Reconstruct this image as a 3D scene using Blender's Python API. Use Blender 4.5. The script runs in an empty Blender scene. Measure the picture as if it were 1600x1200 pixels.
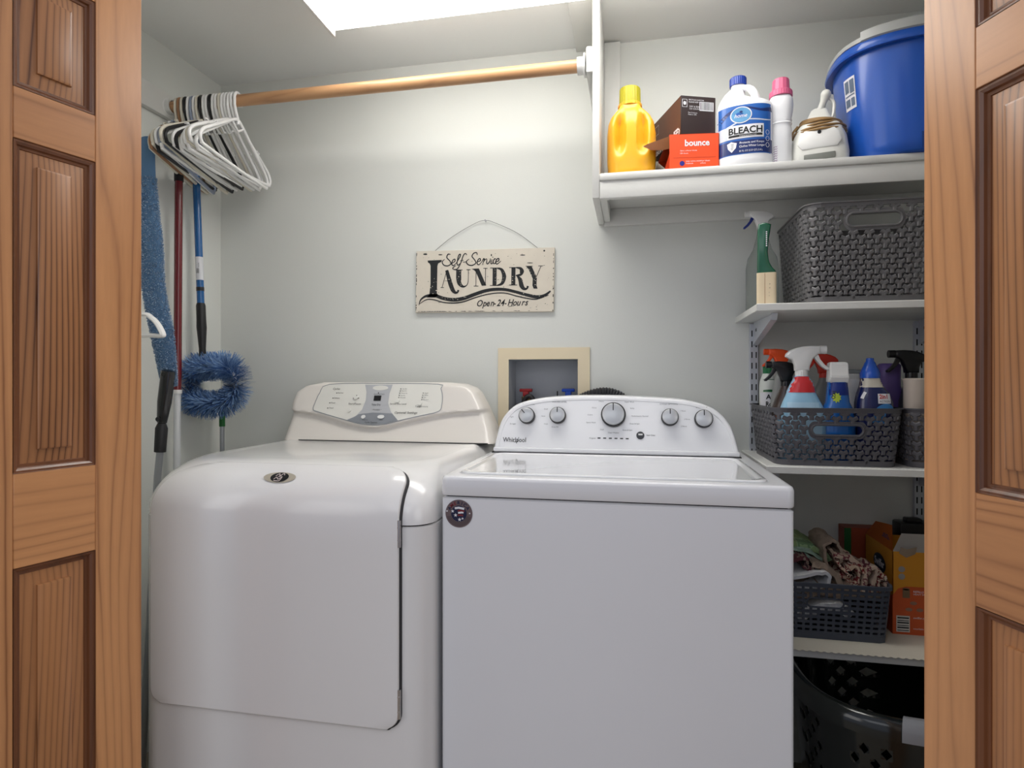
import bpy, bmesh, math, random
from mathutils import Vector, Matrix
S = bpy.context.scene
COL = S.collection
random.seed(7)
# ------------------------------------------------------------------ camera, world, exposure
TH = math.atan(0.2); F = 950.0; HC = 1.13; HY = 595.0
cam = bpy.data.cameras.new('camera'); camo = bpy.data.objects.new('camera', cam); COL.objects.link(camo)
cam.sensor_width = 36; cam.lens = F/1600*36; cam.shift_y = (HY-600)/1600
cam.clip_start = 0.02
camo.location = (0, 0, HC); camo.rotation_euler = (math.pi/2, 0, TH)
S.camera = camo
W = bpy.data.worlds.new('world'); S.world = W; W.use_nodes = True
bg = W.node_tree.nodes['Background']; bg.inputs[0].default_value = (0.78, 0.83, 1.0, 1); bg.inputs[1].default_value = 0.35
S.view_settings.view_transform = 'Standard'; S.view_settings.look = 'None'
S.view_settings.gamma = 1; S.view_settings.exposure = 0.42
try: S.view_settings.use_curve_mapping = False
except Exception: pass
LENS_E = 7.6
def area(name, loc, rot, sx, sy, e, col):
    l = bpy.data.lights.new(name, 'AREA'); l.shape = 'RECTANGLE'; l.size = sx; l.size_y = sy; l.energy = e; l.color = col
    o = bpy.data.objects.new(name, l); COL.objects.link(o); o.location = loc; o.rotation_euler = rot; return o
# soft front fill lamp, added behind the camera
area('front_fill', (-0.5, -1.3, 2.35), (math.radians(28), 0, 0), 1.6, 1.0, 4, (.95, .97, 1))
# fill lamps added left and right of the closet front to brighten the door leaves
area('side_fill_right', (2.1, -.7, 1.9), (math.radians(90), 0, math.radians(62)), 2.4, 1.8, 15, (1, .97, .92))
area('side_fill_left', (-2.5, -.7, 1.9), (math.radians(90), 0, math.radians(-62)), 2.4, 1.8, 15, (1, .97, .92))

# ------------------------------------------------------------------ helpers
def at(px, py, y):
    s = (px-800)/F; x = y*(s-.2)/(1+s*.2)
    zc = -x*math.sin(TH) + y*math.cos(TH)
    return Vector((x, y, HC + (HY-py)/F*zc))
def srgb(r, g, b):
    def f(c):
        c /= 255.
        return c/12.92 if c <= .04045 else ((c+.055)/1.055)**2.4
    return (f(r), f(g), f(b), 1)
def newmat(name):
    m = bpy.data.materials.new(name); m.use_nodes = True
    return m, m.node_tree, m.node_tree.nodes['Principled BSDF']
def mat(name, rgb, rough=.5, metal=0, bump=0, bscale=200, var=0, vscale=8, coat=0, trans=0, ior=1.45, sss=0):
    m, nt, p = newmat(name); N = nt.nodes; L = nt.links
    col = srgb(*rgb)
    p.inputs['Base Color'].default_value = col
    p.inputs['Roughness'].default_value = rough; p.inputs['Metallic'].default_value = metal
    p.inputs['Coat Weight'].default_value = coat; p.inputs['Coat Roughness'].default_value = .12 if coat < 1 else .04
    p.inputs['Transmission Weight'].default_value = trans; p.inputs['IOR'].default_value = ior
    tc = N.new('ShaderNodeTexCoord')
    n = N.new('ShaderNodeTexNoise'); n.inputs['Scale'].default_value = vscale; n.inputs['Detail'].default_value = 4
    L.new(tc.outputs['Object'], n.inputs['Vector'])
    v = var if var else .03
    mx = N.new('ShaderNodeMix'); mx.data_type = 'RGBA'
    mx.inputs['A'].default_value = tuple(c*(1-v) for c in col[:3])+(1,)
    mx.inputs['B'].default_value = tuple(min(1, c*(1+v)) for c in col[:3])+(1,)
    L.new(n.outputs['Fac'], mx.inputs['Factor']); L.new(mx.outputs['Result'], p.inputs['Base Color'])
    if bump:
        b = N.new('ShaderNodeTexNoise'); b.inputs['Scale'].default_value = bscale; b.inputs['Detail'].default_value = 3
        L.new(tc.outputs['Object'], b.inputs['Vector'])
        bp = N.new('ShaderNodeBump'); bp.inputs['Strength'].default_value = bump; bp.inputs['Distance'].default_value = .002
        L.new(b.outputs['Fac'], bp.inputs['Height']); L.new(bp.outputs['Normal'], p.inputs['Normal'])
    return m
def wood(name, light, dark, axis='z', scale=22, rough=.38, lines=.75, lin=None):
    """pine: growth rings as stretched distorted bands along `axis`"""
    m, nt, p = newmat(name); N = nt.nodes; L = nt.links
    tc = N.new('ShaderNodeTexCoord'); oi = N.new('ShaderNodeObjectInfo')
    ml = N.new('ShaderNodeVectorMath'); ml.operation = 'SCALE'; ml.inputs[0].default_value = (3.1, 1.7, 5.3)
    L.new(oi.outputs['Random'], ml.inputs['Scale'])
    ad = N.new('ShaderNodeVectorMath'); ad.operation = 'ADD'
    L.new(tc.outputs['Object'], ad.inputs[0]); L.new(ml.outputs[0], ad.inputs[1])
    mp = N.new('ShaderNodeMapping'); L.new(ad.outputs[0], mp.inputs['Vector'])
    mp.inputs['Scale'].default_value = (1, 1, .11) if axis == 'z' else (.11, 1, 1)
    def M_(op, a, b=None, c=None):
        q = N.new('ShaderNodeMath'); q.operation = op
        for i, v in enumerate((a, b, c)):
            if v is None: continue
            if isinstance(v, (int, float)): q.inputs[i].default_value = v
            else: L.new(v, q.inputs[i])
        return q.outputs[0]
    def NZ_(sc, det=1, rough=.5):
        q = N.new('ShaderNodeTexNoise'); q.inputs['Scale'].default_value = sc; q.inputs['Detail'].default_value = det; q.inputs['Roughness'].default_value = rough
        L.new(mp.outputs[0], q.inputs['Vector']); return q.outputs['Fac']
    sp = N.new('ShaderNodeSeparateXYZ'); L.new(ad.outputs[0], sp.inputs[0])
    ph = M_('MULTIPLY_ADD', NZ_(7, 1, .35), scale, M_('MULTIPLY', sp.outputs[0] if axis == 'z' else sp.outputs[2], lin or scale*2.2))
    ph = M_('ADD', ph, M_('MULTIPLY', NZ_(60, 2), .25))
    fr = M_('FRACT', ph)
    r = N.new('ShaderNodeValToRGB'); e = r.color_ramp.elements
    e[0].position = 0; e[0].color = (lines*.55,)*3+(1,); e[1].position = 1; e[1].color = (lines*.55,)*3+(1,)
    for po, v in ((.12, .12), (.45, .0), (.78, lines*.3), (.93, lines)): q = e.new(po); q.color = (v, v, v, 1)
    L.new(fr, r.inputs['Fac'])
    mr = N.new('ShaderNodeMapRange'); mr.inputs[1].default_value = .38; mr.inputs[2].default_value = .62; mr.inputs[3].default_value = .4; mr.inputs[4].default_value = 1; L.new(NZ_(11, 1), mr.inputs[0])
    t1 = M_('MULTIPLY', r.outputs['Color'], mr.outputs[0])
    t2 = M_('ADD', t1, M_('MULTIPLY_ADD', NZ_(4, 2), 1.0, -.40))
    m3 = N.new('ShaderNodeMath'); m3.operation = 'MULTIPLY_ADD'; m3.inputs[1].default_value = .16; L.new(NZ_(170, 2), m3.inputs[0]); L.new(t2, m3.inputs[2]); m3.use_clamp = True
    mx = N.new('ShaderNodeMix'); mx.data_type = 'RGBA'; mx.inputs['A'].default_value = srgb(*light); mx.inputs['B'].default_value = srgb(*dark)
    L.new(m3.outputs[0], mx.inputs['Factor']); L.new(mx.outputs['Result'], p.inputs['Base Color'])
    p.inputs['Roughness'].default_value = rough; p.inputs['Coat Weight'].default_value = .25; p.inputs['Coat Roughness'].default_value = .25
    return m

def tag(o, label=None, cat=None, group=None, kind=None):
    if label: o['label'] = label
    if cat: o['category'] = cat
    if group: o['group'] = group
    if kind: o['kind'] = kind
    return o
def thing(name, label, cat, loc=(0, 0, 0), rz=0, group=None):
    o = bpy.data.objects.new(name, None); COL.objects.link(o); o.empty_display_size = .05
    o.location = loc; o.rotation_euler = (0, 0, rz)
    return tag(o, label, cat, group)
def copy_tree(o, parent=None):
    c = o.copy(); COL.objects.link(c); c.parent = parent
    for ch in list(o.children): copy_tree(ch, c)
    return c

class MB:
    def __init__(s): s.bm = bmesh.new()
    def add(s, vs, fs, M=None):
        V = [s.bm.verts.new((M @ Vector(v)) if M else v) for v in vs]
        for f in fs:
            try: s.bm.faces.new([V[i] for i in f])
            except ValueError: pass
        return s
    def box(s, x0, x1, y0, y1, z0, z1, bev=0, seg=2, M=None):
        t = bmesh.new()
        bmesh.ops.create_cube(t, size=1)
        for v in t.verts: v.co = Vector(((x0+x1)/2+v.co.x*(x1-x0), (y0+y1)/2+v.co.y*(y1-y0), (z0+z1)/2+v.co.z*(z1-z0)))
        if bev: bmesh.ops.bevel(t, geom=list(t.edges), offset=bev, segments=seg, profile=.5, affect='EDGES')
        t.verts.index_update()
        s.add([v.co.copy() for v in t.verts], [[v.index for v in f.verts] for f in t.faces], M); t.free(); return s
    def loft(s, loops, cap0=True, cap1=True, M=None, closed=True):
        n = len(loops[0]); vs = [p for l in loops for p in l]; fs = []
        for k in range(len(loops)-1):
            for i in range(n if closed else n-1):
                j = (i+1) % n
                fs.append((k*n+i, k*n+j, (k+1)*n+j, (k+1)*n+i))
        if cap0: fs.append(tuple(range(n))[::-1])
        if cap1: fs.append(tuple((len(loops)-1)*n+i for i in range(n)))
        return s.add(vs, fs, M)
    def lathe(s, prof, n=24, M=None, sx=1, sy=1, cap0=True, cap1=True):
        return s.loft([[(r*sx*math.cos(2*math.pi*i/n), r*sy*math.sin(2*math.pi*i/n), z) for i in range(n)] for r, z in prof], cap0, cap1, M)
    def tube(s, pts, r, n=8, closed=False, M=None, flat=1.0, up=None, cap=True):
        P = [Vector(p) for p in pts]; loops = []; N = len(P)
        prev = None
        for i in range(N):
            if closed: d = P[(i+1) % N]-P[i-1]
            else: d = P[min(i+1, N-1)]-P[max(i-1, 0)]
            d.normalize()
            if up is not None: a = Vector(up)
            elif prev is None: a = Vector((0, 0, 1)) if abs(d.z) < .9 else Vector((1, 0, 0))
            else: a = prev
            b = d.cross(a).normalized(); a = b.cross(d).normalized(); prev = a
            rr = r[i] if isinstance(r, (list, tuple)) else r
            loops.append([tuple(P[i]+a*math.cos(2*math.pi*k/n)*rr*flat+b*math.sin(2*math.pi*k/n)*rr) for k in range(n)])
        if closed: loops.append(loops[0]); return s.loft(loops, False, False, M)
        return s.loft(loops, cap, cap, M)
    def cyl(s, p0, p1, r, n=20, r1=None, M=None):
        p0 = Vector(p0); p1 = Vector(p1)
        return s.tube([p0, p1], [r, r if r1 is None else r1], n, M=M)
    def prism(s, out, y0, y1, M=None, bev=0):
        """outline in (x,z), extruded along y"""
        t = bmesh.new(); n = len(out)
        a = [t.verts.new((p[0], y0, p[1])) for p in out]; b = [t.verts.new((p[0], y1, p[1])) for p in out]
        t.faces.new(a); t.faces.new(b[::-1])
        for i in range(n): t.faces.new((a[i], b[i], b[(i+1) % n], a[(i+1) % n]))
        bmesh.ops.recalc_face_normals(t, faces=t.faces[:])
        if bev:
            es = [e for e in t.edges if abs(e.verts[0].co.y-e.verts[1].co.y) < 1e-6]
            bmesh.ops.bevel(t, geom=es, offset=bev, segments=2, profile=.5, affect='EDGES')
        t.verts.index_update()
        s.add([v.co.copy() for v in t.verts], [[v.index for v in f.verts] for f in t.faces], M); t.free(); return s
    def sphere(s, c, r, n=16, m=10, sx=1, sy=1, sz=1, M=None):
        pr = [(max(1e-4, r*math.sin(math.pi*i/m)), -r*math.cos(math.pi*i/m)) for i in range(m+1)]
        return s.loft([[(c[0]+q*sx*math.cos(2*math.pi*i/n), c[1]+q*sy*math.sin(2*math.pi*i/n), c[2]+z*sz) for i in range(n)] for q, z in pr], M=M)
    def build(s, name, m, parent=None, smooth=40, world=False, recalc=True, mats=None):
        if recalc: bmesh.ops.recalc_face_normals(s.bm, faces=s.bm.faces[:])
        me = bpy.data.meshes.new(name); s.bm.to_mesh(me); s.bm.free()
        if world and parent:
            q = parent; off = Vector((0, 0, 0))
            while q: off += q.location; q = q.parent
            me.transform(Matrix.Translation(-off))
        me.materials.append(m)
        if smooth:
            for p in me.polygons: p.use_smooth = True
            me.set_sharp_from_angle(angle=math.radians(smooth))
        o = bpy.data.objects.new(name, me); COL.objects.link(o)
        if parent: o.parent = parent
        return o

def sup(cx, cy, z, a, b, n=2, N=32):
    r = []
    for i in range(N):
        t = 2*math.pi*i/N; c = math.cos(t); q = math.sin(t)
        r.append((cx+a*math.copysign(abs(c)**(2/n), c), cy+b*math.copysign(abs(q)**(2/n), q), z))
    return r
def rrect(x0, x1, y0, y1, z, r, k=6):
    if not isinstance(r, (list, tuple)): r = (r,)*4   # corners: x1y0, x1y1, x0y1, x0y0
    o = []
    for (cx, cy, a0, rr) in ((x1-r[0], y0+r[0], -90, r[0]), (x1-r[1], y1-r[1], 0, r[1]), (x0+r[2], y1-r[2], 90, r[2]), (x0+r[3], y0+r[3], 180, r[3])):
        for i in range(k+1):
            a = math.radians(a0+90*i/k); o.append((cx+rr*math.cos(a), cy+rr*math.sin(a), z))
    return o
def smoothpath(P, k=6, closed=False):
    P = [Vector(p) for p in P]; n = len(P); o = []
    rng = range(n if closed else n-1)
    for i in rng:
        p1 = P[i]; p2 = P[(i+1) % n]
        p0 = P[i-1] if (closed or i > 0) else p1; p3 = P[(i+2) % n] if (closed or i+2 < n) else p2
        for j in range(k):
            t = j/k
            o.append(.5*((2*p1)+(p2-p0)*t+(2*p0-5*p1+4*p2-p3)*t*t+(3*p1-p0-3*p2+p3)*t**3))
    if not closed: o.append(P[-1])
    return o

_tc = {}
def textmesh(st, bold, shear):
    k = (st, bold, shear)
    if k not in _tc:
        cu = bpy.data.curves.new('t', 'FONT'); cu.body = st; cu.size = 1; cu.offset = bold; cu.shear = shear; cu.resolution_u = 2
        ob = bpy.data.objects.new('t', cu); COL.objects.link(ob)
        dg = bpy.context.evaluated_depsgraph_get(); e = ob.evaluated_get(dg); me = e.to_mesh()
        v = [(q.co.x, q.co.y) for q in me.vertices]; f = [tuple(p.vertices) for p in me.polygons]
        e.to_mesh_clear(); bpy.data.objects.remove(ob); bpy.data.curves.remove(cu)
        _tc[k] = (v, f)
    return _tc[k]
class P2:
    """flat print: 2-D shapes laid on a surface by a mapper"""
    def __init__(s): s.v = []; s.f = []
    def add(s, vs, fs):
        b = len(s.v); s.v += [tuple(v[:2]) for v in vs]; s.f += [tuple(b+i for i in f) for f in fs]; return s
    def poly(s, pts): return s.add(pts, [tuple(range(len(pts)))])
    def rect(s, x0, x1, y0, y1, nx=1, ny=1):
        vs = [(x0+(x1-x0)*i/nx, y0+(y1-y0)*j/ny) for j in range(ny+1) for i in range(nx+1)]
        return s.add(vs, [(j*(nx+1)+i, j*(nx+1)+i+1, (j+1)*(nx+1)+i+1, (j+1)*(nx+1)+i) for j in range(ny) for i in range(nx)])
    def ell(s, cx, cy, a, b, n=28): return s.poly([(cx+a*math.cos(2*math.pi*i/n), cy+b*math.sin(2*math.pi*i/n)) for i in range(n)])
    def stroke(s, pts, w, sm=5, closed=False):
        P = smoothpath([(p[0], p[1], 0) for p in pts], sm, closed) if sm else [Vector((p[0], p[1], 0)) for p in pts]
        n = len(P); vs = []
        for i, p in enumerate(P):
            d = (P[(i+1) % n]-P[i-1]) if closed else (P[min(i+1, n-1)]-P[max(i-1, 0)])
            if d.length < 1e-9: d = Vector((1, 0, 0))
            d.normalize(); q = Vector((-d.y, d.x, 0))
            t = i/(n-1)*(len(pts)-1); k = int(t)
            ww = w if not isinstance(w, (list, tuple)) else (w[min(k, len(w)-1)]*(1-(t-k))+w[min(k+1, len(w)-1)]*(t-k))
            vs += [p+q*ww/2, p-q*ww/2]
        m = n if closed else n-1
        return s.add(vs, [(2*i, 2*i+1, 2*((i+1) % n)+1, 2*((i+1) % n)) for i in range(m)])
    def text(s, st, x, y, h, al='L', sx=1, shear=0, bold=0, rot=0):
        v, f = textmesh(st, bold, shear); k = h/.70
        if not v: return s
        x0 = min(q[0] for q in v); x1 = max(q[0] for q in v)
        o = {'L': x0, 'C': (x0+x1)/2, 'R': x1}[al]; c = math.cos(rot); d = math.sin(rot)
        vs = []
        for q in v:
            a = (q[0]-o)*k*sx; b = q[1]*k
            vs.append((x+a*c-b*d, y+a*d+b*c))
        return s.add(vs, f)
    def textfit(s, st, x0, x1, y, h, **kw):
        v, f = textmesh(st, kw.get('bold', 0), kw.get('shear', 0)); w = (max(q[0] for q in v)-min(q[0] for q in v))*h/.70
        return s.text(st, x0, y, h, 'L', sx=(x1-x0)/w, **kw)
    def build(s, name, mp, m, parent, world=False):
        b = MB(); b.add([mp(*q) for q in s.v], s.f)
        return b.build(name, m, parent, smooth=0, world=world, recalc=False)
# ------------------------------------------------------------------ materials
WALL = mat('wall_paint', (219, 221, 216), .6, bump=.12, bscale=260, var=.015, vscale=2)
CEIL = mat('ceiling_paint', (234, 235, 233), .7, bump=.15, bscale=200, var=.015, vscale=2)
TRIM = mat('white_gloss_paint', (216, 216, 212), .38, bump=.25, bscale=60, var=.03, vscale=14)
FLOORM = mat('floor_vinyl', (150, 140, 125), .5, var=.12, vscale=6)
PINE = wood('pine_upright', (212, 152, 100), (112, 60, 28), 'z', 9, lines=.62, lin=46)
PINEX = wood('pine_crosswise', (208, 148, 97), (112, 60, 28), 'x', 9, lines=.62, lin=40)
PINED = wood('pine_panel', (188, 130, 82), (84, 44, 22), 'z', 9, lines=.75, lin=95)
PINEM = wood('pine_moulding', (124, 76, 46), (66, 38, 24), 'z', 10, rough=.3, lines=.5)
ROD = wood('rod_wood', (204, 158, 114), (140, 92, 58), 'x', 30, rough=.35)
WHITE = mat('white_enamel', (230, 231, 234), .22, coat=.5, var=.01)
WGLOSS = mat('white_glass_lid', (236, 237, 239), .07, coat=1, var=.01)
CREAM = mat('cream_enamel', (233, 232, 231), .22, coat=.6, var=.01)
CREAM2 = mat('cream_console_plastic', (224, 219, 212), .3, coat=.3, var=.01)
PANELW = mat('console_face_white', (222, 221, 214), .35, var=.01)
SILVER = mat('silver_print', (192, 194, 198), .35, .3, var=.05)
DSILV = mat('dark_silver_print', (146, 150, 156), .35, .3, var=.05)
BLACK = mat('black_plastic', (24, 24, 26), .35)
INK = mat('black_ink', (28, 30, 32), .6)
GINK = mat('grey_ink', (118, 120, 122), .6)
WPLAST = mat('white_plastic', (226, 226, 224), .35)
CHROME = mat('chrome', (200, 200, 202), .18, 1)
GREYM = mat('grey_metal', (165, 166, 170), .35, .7)
DARK = mat('dark_gap', (22, 22, 24), .8)
# ------------------------------------------------------------------ structure
YB = 1.93; ZC = 2.185; XL = -1.449; XR = 1.25
def struct(name, b, m, parent=None, label=None):
    o = b.build(name, m, parent)
    if not parent: o['kind'] = 'structure'
    if label: o['label'] = label; 
    return o
hx0, hx1, hz0, hz1 = -.396, -.173, .98, 1.20
b = MB()
b.box(XL-.1, hx0, YB, YB+.12, 0, ZC+.1); b.box(hx1, XR+.1, YB, YB+.12, 0, ZC+.1)
b.box(hx0, hx1, YB, YB+.12, 0, hz0); b.box(hx0, hx1, YB, YB+.12, hz1, ZC+.1)
struct('wall_back', b, WALL, label='pale grey-green painted wall behind the machines')
struct('wall_left', MB().box(XL-.1, XL, 1.1, YB, 0, ZC+.1), WALL, label='pale grey-green wall at the closet left end')
struct('wall_right', MB().box(XR, XR+.1, 1.1, YB, 0, ZC+.1), WALL)
b = MB(); b.box(XL-.7, -1.06, 1.0, 1.1, 0, ZC+.3); b.box(.60, XR+.7, 1.0, 1.1, 0, ZC+.3); b.box(-1.06, .60, 1.0, 1.1, 2.09, ZC+.3)
struct('wall_front', b, WALL, label='wall around the closet opening, hidden behind the doors')
struct('ceiling', MB().box(XL, XR, 1.1, YB, ZC, ZC+.1), CEIL, label='pale grey closet ceiling')
struct('floor', MB().box(-2.6, 2.4, -2.2, YB+.1, -.05, 0), FLOORM)
# ------------------------------------------------------------------ bifold doors
def door(name, far, ang, side, label, zs, handed):
    """leaf hinged at far edge; local x runs from the far edge towards the photographer; visible face is local -y*side"""
    o = thing(name, None, None, (far[0], far[1], 0)); o['kind'] = 'structure'; o['label'] = label
    wl = .293; st = .084; th = .034
    o.rotation_euler = (0, 0, ang)
    f = -side   # visible face sign in local y
    y0, y1 = (-th, 0) if f > 0 else (0, th)   # face plane at y=0
    zb, zt = .02, 2.03
    rails = zs   # list of (z0,z1)
    for x0, x1 in ((0, st), (wl-st, wl)):
        MB().box(x0, x1, y0, y1, zb, zt, .0015, 1).build('stile', PINE, o)
    for z0, z1 in rails:
        MB().box(st, wl-st, y0, y1, z0, z1, .0012, 1).build('rail', PINEX, o)
    for k in range(len(rails)-1):
        a = rails[k][1]; c = rails[k+1][0]; xa = st; xb = wl-st
        if k == 0 and False: pass
        # moulding: ovolo sticking around the recess
        def loop(i, d): return [(xa+i, -f*d, a+i), (xb-i, -f*d, a+i), (xb-i, -f*d, c-i), (xa+i, -f*d, c-i)]
        m = MB(); m.loft([loop(0, 0), loop(0.001, .002), loop(.004, .0022), loop(.0075, .005), loop(.009, .009), loop(.013, .0095), loop(.014, .0115), loop(.014, .016), loop(-.001, .016)], False, False)
        m.build('moulding', PINEM, o, smooth=30)
        i0 = .012
        p = MB(); p.loft([loop(i0, .020), loop(i0, .0115), loop(i0+.002, .0113), loop(.036, .0085), loop(.0365, .0045), loop(.040, .0035)], True, True)
        p.build('panel', PINED, o, smooth=20)
    return o
# heights from the photograph: left rails measured at the stile joint
aL = math.radians(14.6); aR = math.radians(-20.5)
fl = (-.921, 1.0); fr = (.420, 1.0)
def zed(px, py, far, ang):
    # height of a point at pixel px,py on the door plane
    s = (px-800)/F; k = (s-.2)/(1+s*.2); dx, dy = -math.sin(ang), -math.cos(ang)
    # far + w*d : x = k*y
    w = (k*far[1]-far[0])/(dx-k*dy); x = far[0]+w*dx; y = far[1]+w*dy
    return w, HC+(HY-py)/F*(-x*math.sin(TH)+y*math.cos(TH))
zl = [zed(150, p, fl, aL)[1] for p in (4, 182.5, 253.75, 721.4, 854.4)]
zr = [zed(1523, p, fr, aR)[1] for p in (41.6, 140.6, 775, 953.5)]
print('door z', zl, zr, zed(150, 0, fl, aL), zed(1523, 0, fr, aR), zed(20, 500, fl, aL))
R = [(.02, .26), ((zl[4]+zr[3])/2, (zl[3]+zr[2])/2), ((zl[2]+zr[1])/2, (zl[1]+zr[0])/2), (zl[0], 2.03)]
# local x axis must point from far edge towards the camera: direction (-sin a, -cos a)
def zrot(a): return math.atan2(-math.cos(a), -math.sin(a))
door('door_1', fl, zrot(aL), -1, 'pine panelled bifold door leaf at the left of the opening', R, 1)
door('door_2', fr, zrot(aR), 1, 'pine panelled bifold door leaf at the right of the opening', R, 1)

# ------------------------------------------------------------------ ceiling light
m, nt, p = newmat('prismatic_lens'); N = nt.nodes; L = nt.links
tc = N.new('ShaderNodeTexCoord'); mp = N.new('ShaderNodeMapping'); mp.inputs['Rotation'].default_value = (0, 0, .785); mp.inputs['Scale'].default_value = (170, 170, 170)
L.new(tc.outputs['Object'], mp.inputs['Vector']); ck = N.new('ShaderNodeTexChecker'); ck.inputs['Scale'].default_value = 1
ck.inputs['Color1'].default_value = (1, .98, .94, 1); ck.inputs['Color2'].default_value = (.72, .70, .66, 1)
L.new(mp.outputs[0], ck.inputs['Vector']); L.new(ck.outputs['Color'], p.inputs['Emission Color']); p.inputs['Emission Strength'].default_value = LENS_E
p.inputs['Base Color'].default_value = (.8, .8, .8, 1); LENS = m
lt = thing('ceiling_light', 'long white ceiling light with prismatic lens above the machines', 'light', (-.24, 1.45, ZC))
b = MB(); b.box(-.600, .600, -.1475, .1475, -.034, 0, .003); b.build('housing', WPLAST, lt)
b = MB(); pr = [(-.146, -.010), (-.146, -.050), (-.138, -.064), (-.120, -.074), (.120, -.074), (.138, -.064), (.146, -.050), (.146, -.010)]
b.loft([[(x, q[0], q[1]) for q in pr] for x in (-.592, .592)]); b.build('lens', LENS, lt)
for x in (-.602, .592):
    b = MB(); b.box(x, x+.010, -.150, .150, -.0765, -.0, .002); b.build('end_cap', WPLAST, lt)

# ------------------------------------------------------------------ closet rod and cleats
t = thing('closet_rod', 'round wooden closet rod running from the left wall to the shelf side', 'rod', (-.78, 1.66, 1.987))
b = MB(); b.cyl((-.655, 0, 0), (.645, 0, 0), .0172, 28); b.build('pole', ROD, t)
for x, d in ((-.655, 1), (.652, -1)):
    M = Matrix.Translation((x, 0, 0)) @ Matrix.Rotation(math.pi/2*d, 4, 'Y')
    b = MB(); b.lathe([(.031, 0), (.031, .004), (.0225, .006), (.0225, .022), (.019, .022), (.019, .006)], 28, M, cap1=False)
    o = b.build('socket', WPLAST, t); o['label'] = 'white plastic rod socket'
b = MB(); b.box(XL, XL+.019, 1.12, YB, 1.954, 2.03, .002); tag(b.build('wall_cleat', TRIM), 'white painted board along the left wall carrying the rod end', 'board')

# ------------------------------------------------------------------ upper shelf unit
us = thing('wall_shelf', 'white painted upper shelf with side board and front fascia', 'shelf', (-.09, 1.642, 1.62))
XD = -.1085
def ub(name, x0, x1, y0, y1, z0, z1, bev=.002):
    return MB().box(x0, x1, y0, y1, z0, z1, bev).build(name, TRIM, us, world=True)
ub('side_panel', XD, XD+.019, 1.642, YB, 1.62, ZC)
ub('shelf_board', XD+.019, XR, 1.636, YB, 1.664, 1.685, .006)
ub('fascia', XD+.0195, XR, 1.642, 1.661, 1.6175, 1.664)
ub('cleat', XD+.019, XD+.038, 1.661, YB-.019, 1.623, 1.664)
ub('cleat', XD+.019, XR, YB-.019, YB, 1.612, 1.664)
ub('cleat', XD-.017, XD, 1.637, YB, 1.957, 2.028, .005)
ub('wall_strip', XD+.019, -.041, YB-.022, YB, 1.685, ZC-.005)
ub('ceiling_strip', -.178, XD, 1.62, YB, ZC-.014, ZC)

# ------------------------------------------------------------------ dryer
dr = thing('clothes_dryer', 'cream clothes dryer with a wide curved door, left of the washer', 'dryer', (-.755, 1.52, 0))
DX0, DX1, DY0, DY1, DZS, DZT = -1.10, -.41, 1.18, 1.88, .833, .945
b = MB(); b.loft([rrect(DX0+.01, DX1-.01, DY0+.01, DY1, .0, .05), rrect(DX0+.01, DX1-.01, DY0+.01, DY1, .03, .05), rrect(DX0, DX1, DY0, DY1, .03, (.055, .02, .02, .055)), rrect(DX0, DX1, DY0, DY1, DZS-.006, (.055, .02, .02, .055)), rrect(DX0+.003, DX1-.003, DY0+.003, DY1-.003, DZS-.0035, (.055, .02, .02, .055))])
b.build('cabinet', CREAM, dr, world=True)
MB().loft([rrect(DX0+.005, DX1-.005, DY0+.005, DY1-.01, z, .05) for z in (DZS-.005, DZS+.004)]).build('seam', DARK, dr, world=True)
b = MB(); Ls = [rrect(DX0+.003, DX1-.003, DY0+.003, DY1-.003, DZS-.0005, (.055, .02, .02, .055), 10)]
for k in range(15):
    a = math.radians(90*k/14); i = 1-math.cos(a)
    rf = .055+.05*i
    Ls.append(rrect(DX0+.042*i, DX1-.05*i, DY0+.14*i, DY1-.01*i, DZS+(DZT-DZS)*math.sin(a), (rf, .02, .02, rf), 10))
b.loft(Ls); b.build('top_panel', CREAM, dr, world=True)
def dprof(s, off):
    """door profile: s metres up from the door's lower edge -> (y,z)"""
    z0 = .418; zs = DZS; yf = DY0-.004-off
    if s < zs-z0: return yf, z0+s
    a = .14; bb = .112; th = 0; 
    rem = s-(zs-z0); n = 60; acc = 0; t = 0
    while acc < rem and t < math.pi/2:
        dt = math.pi/2/n; acc += math.hypot(a*math.sin(t+dt/2)*dt, bb*math.cos(t+dt/2)*dt); t += dt
    t -= (acc-rem)/math.hypot(a*math.sin(t)+1e-6, bb*math.cos(t))*1
    return DY0-.004+a*(1-math.cos(t))-off*math.cos(t), DZS+bb*math.sin(t)+off*math.sin(t)
SD = (DZS-.418)+.137
def door_loop(ins, off, rt, rb, nx, ns=0):
    x0, x1, s0, s1 = -1.052+ins, -.474-ins, ins, SD-ins
    pts = rrect(x0, x1, s0, s1, 0, (rb, rt, rt*1.7, rb), 8)
    out = []
    for i, p_ in enumerate(pts):   # densify edges
        q = pts[(i+1) % len(pts)]; L_ = math.hypot(q[0]-p_[0], q[1]-p_[1]); n = max(1, int(L_/.018))
        for k in range(n): out.append((p_[0]+(q[0]-p_[0])*k/n, p_[1]+(q[1]-p_[1])*k/n))
    return out
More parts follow.
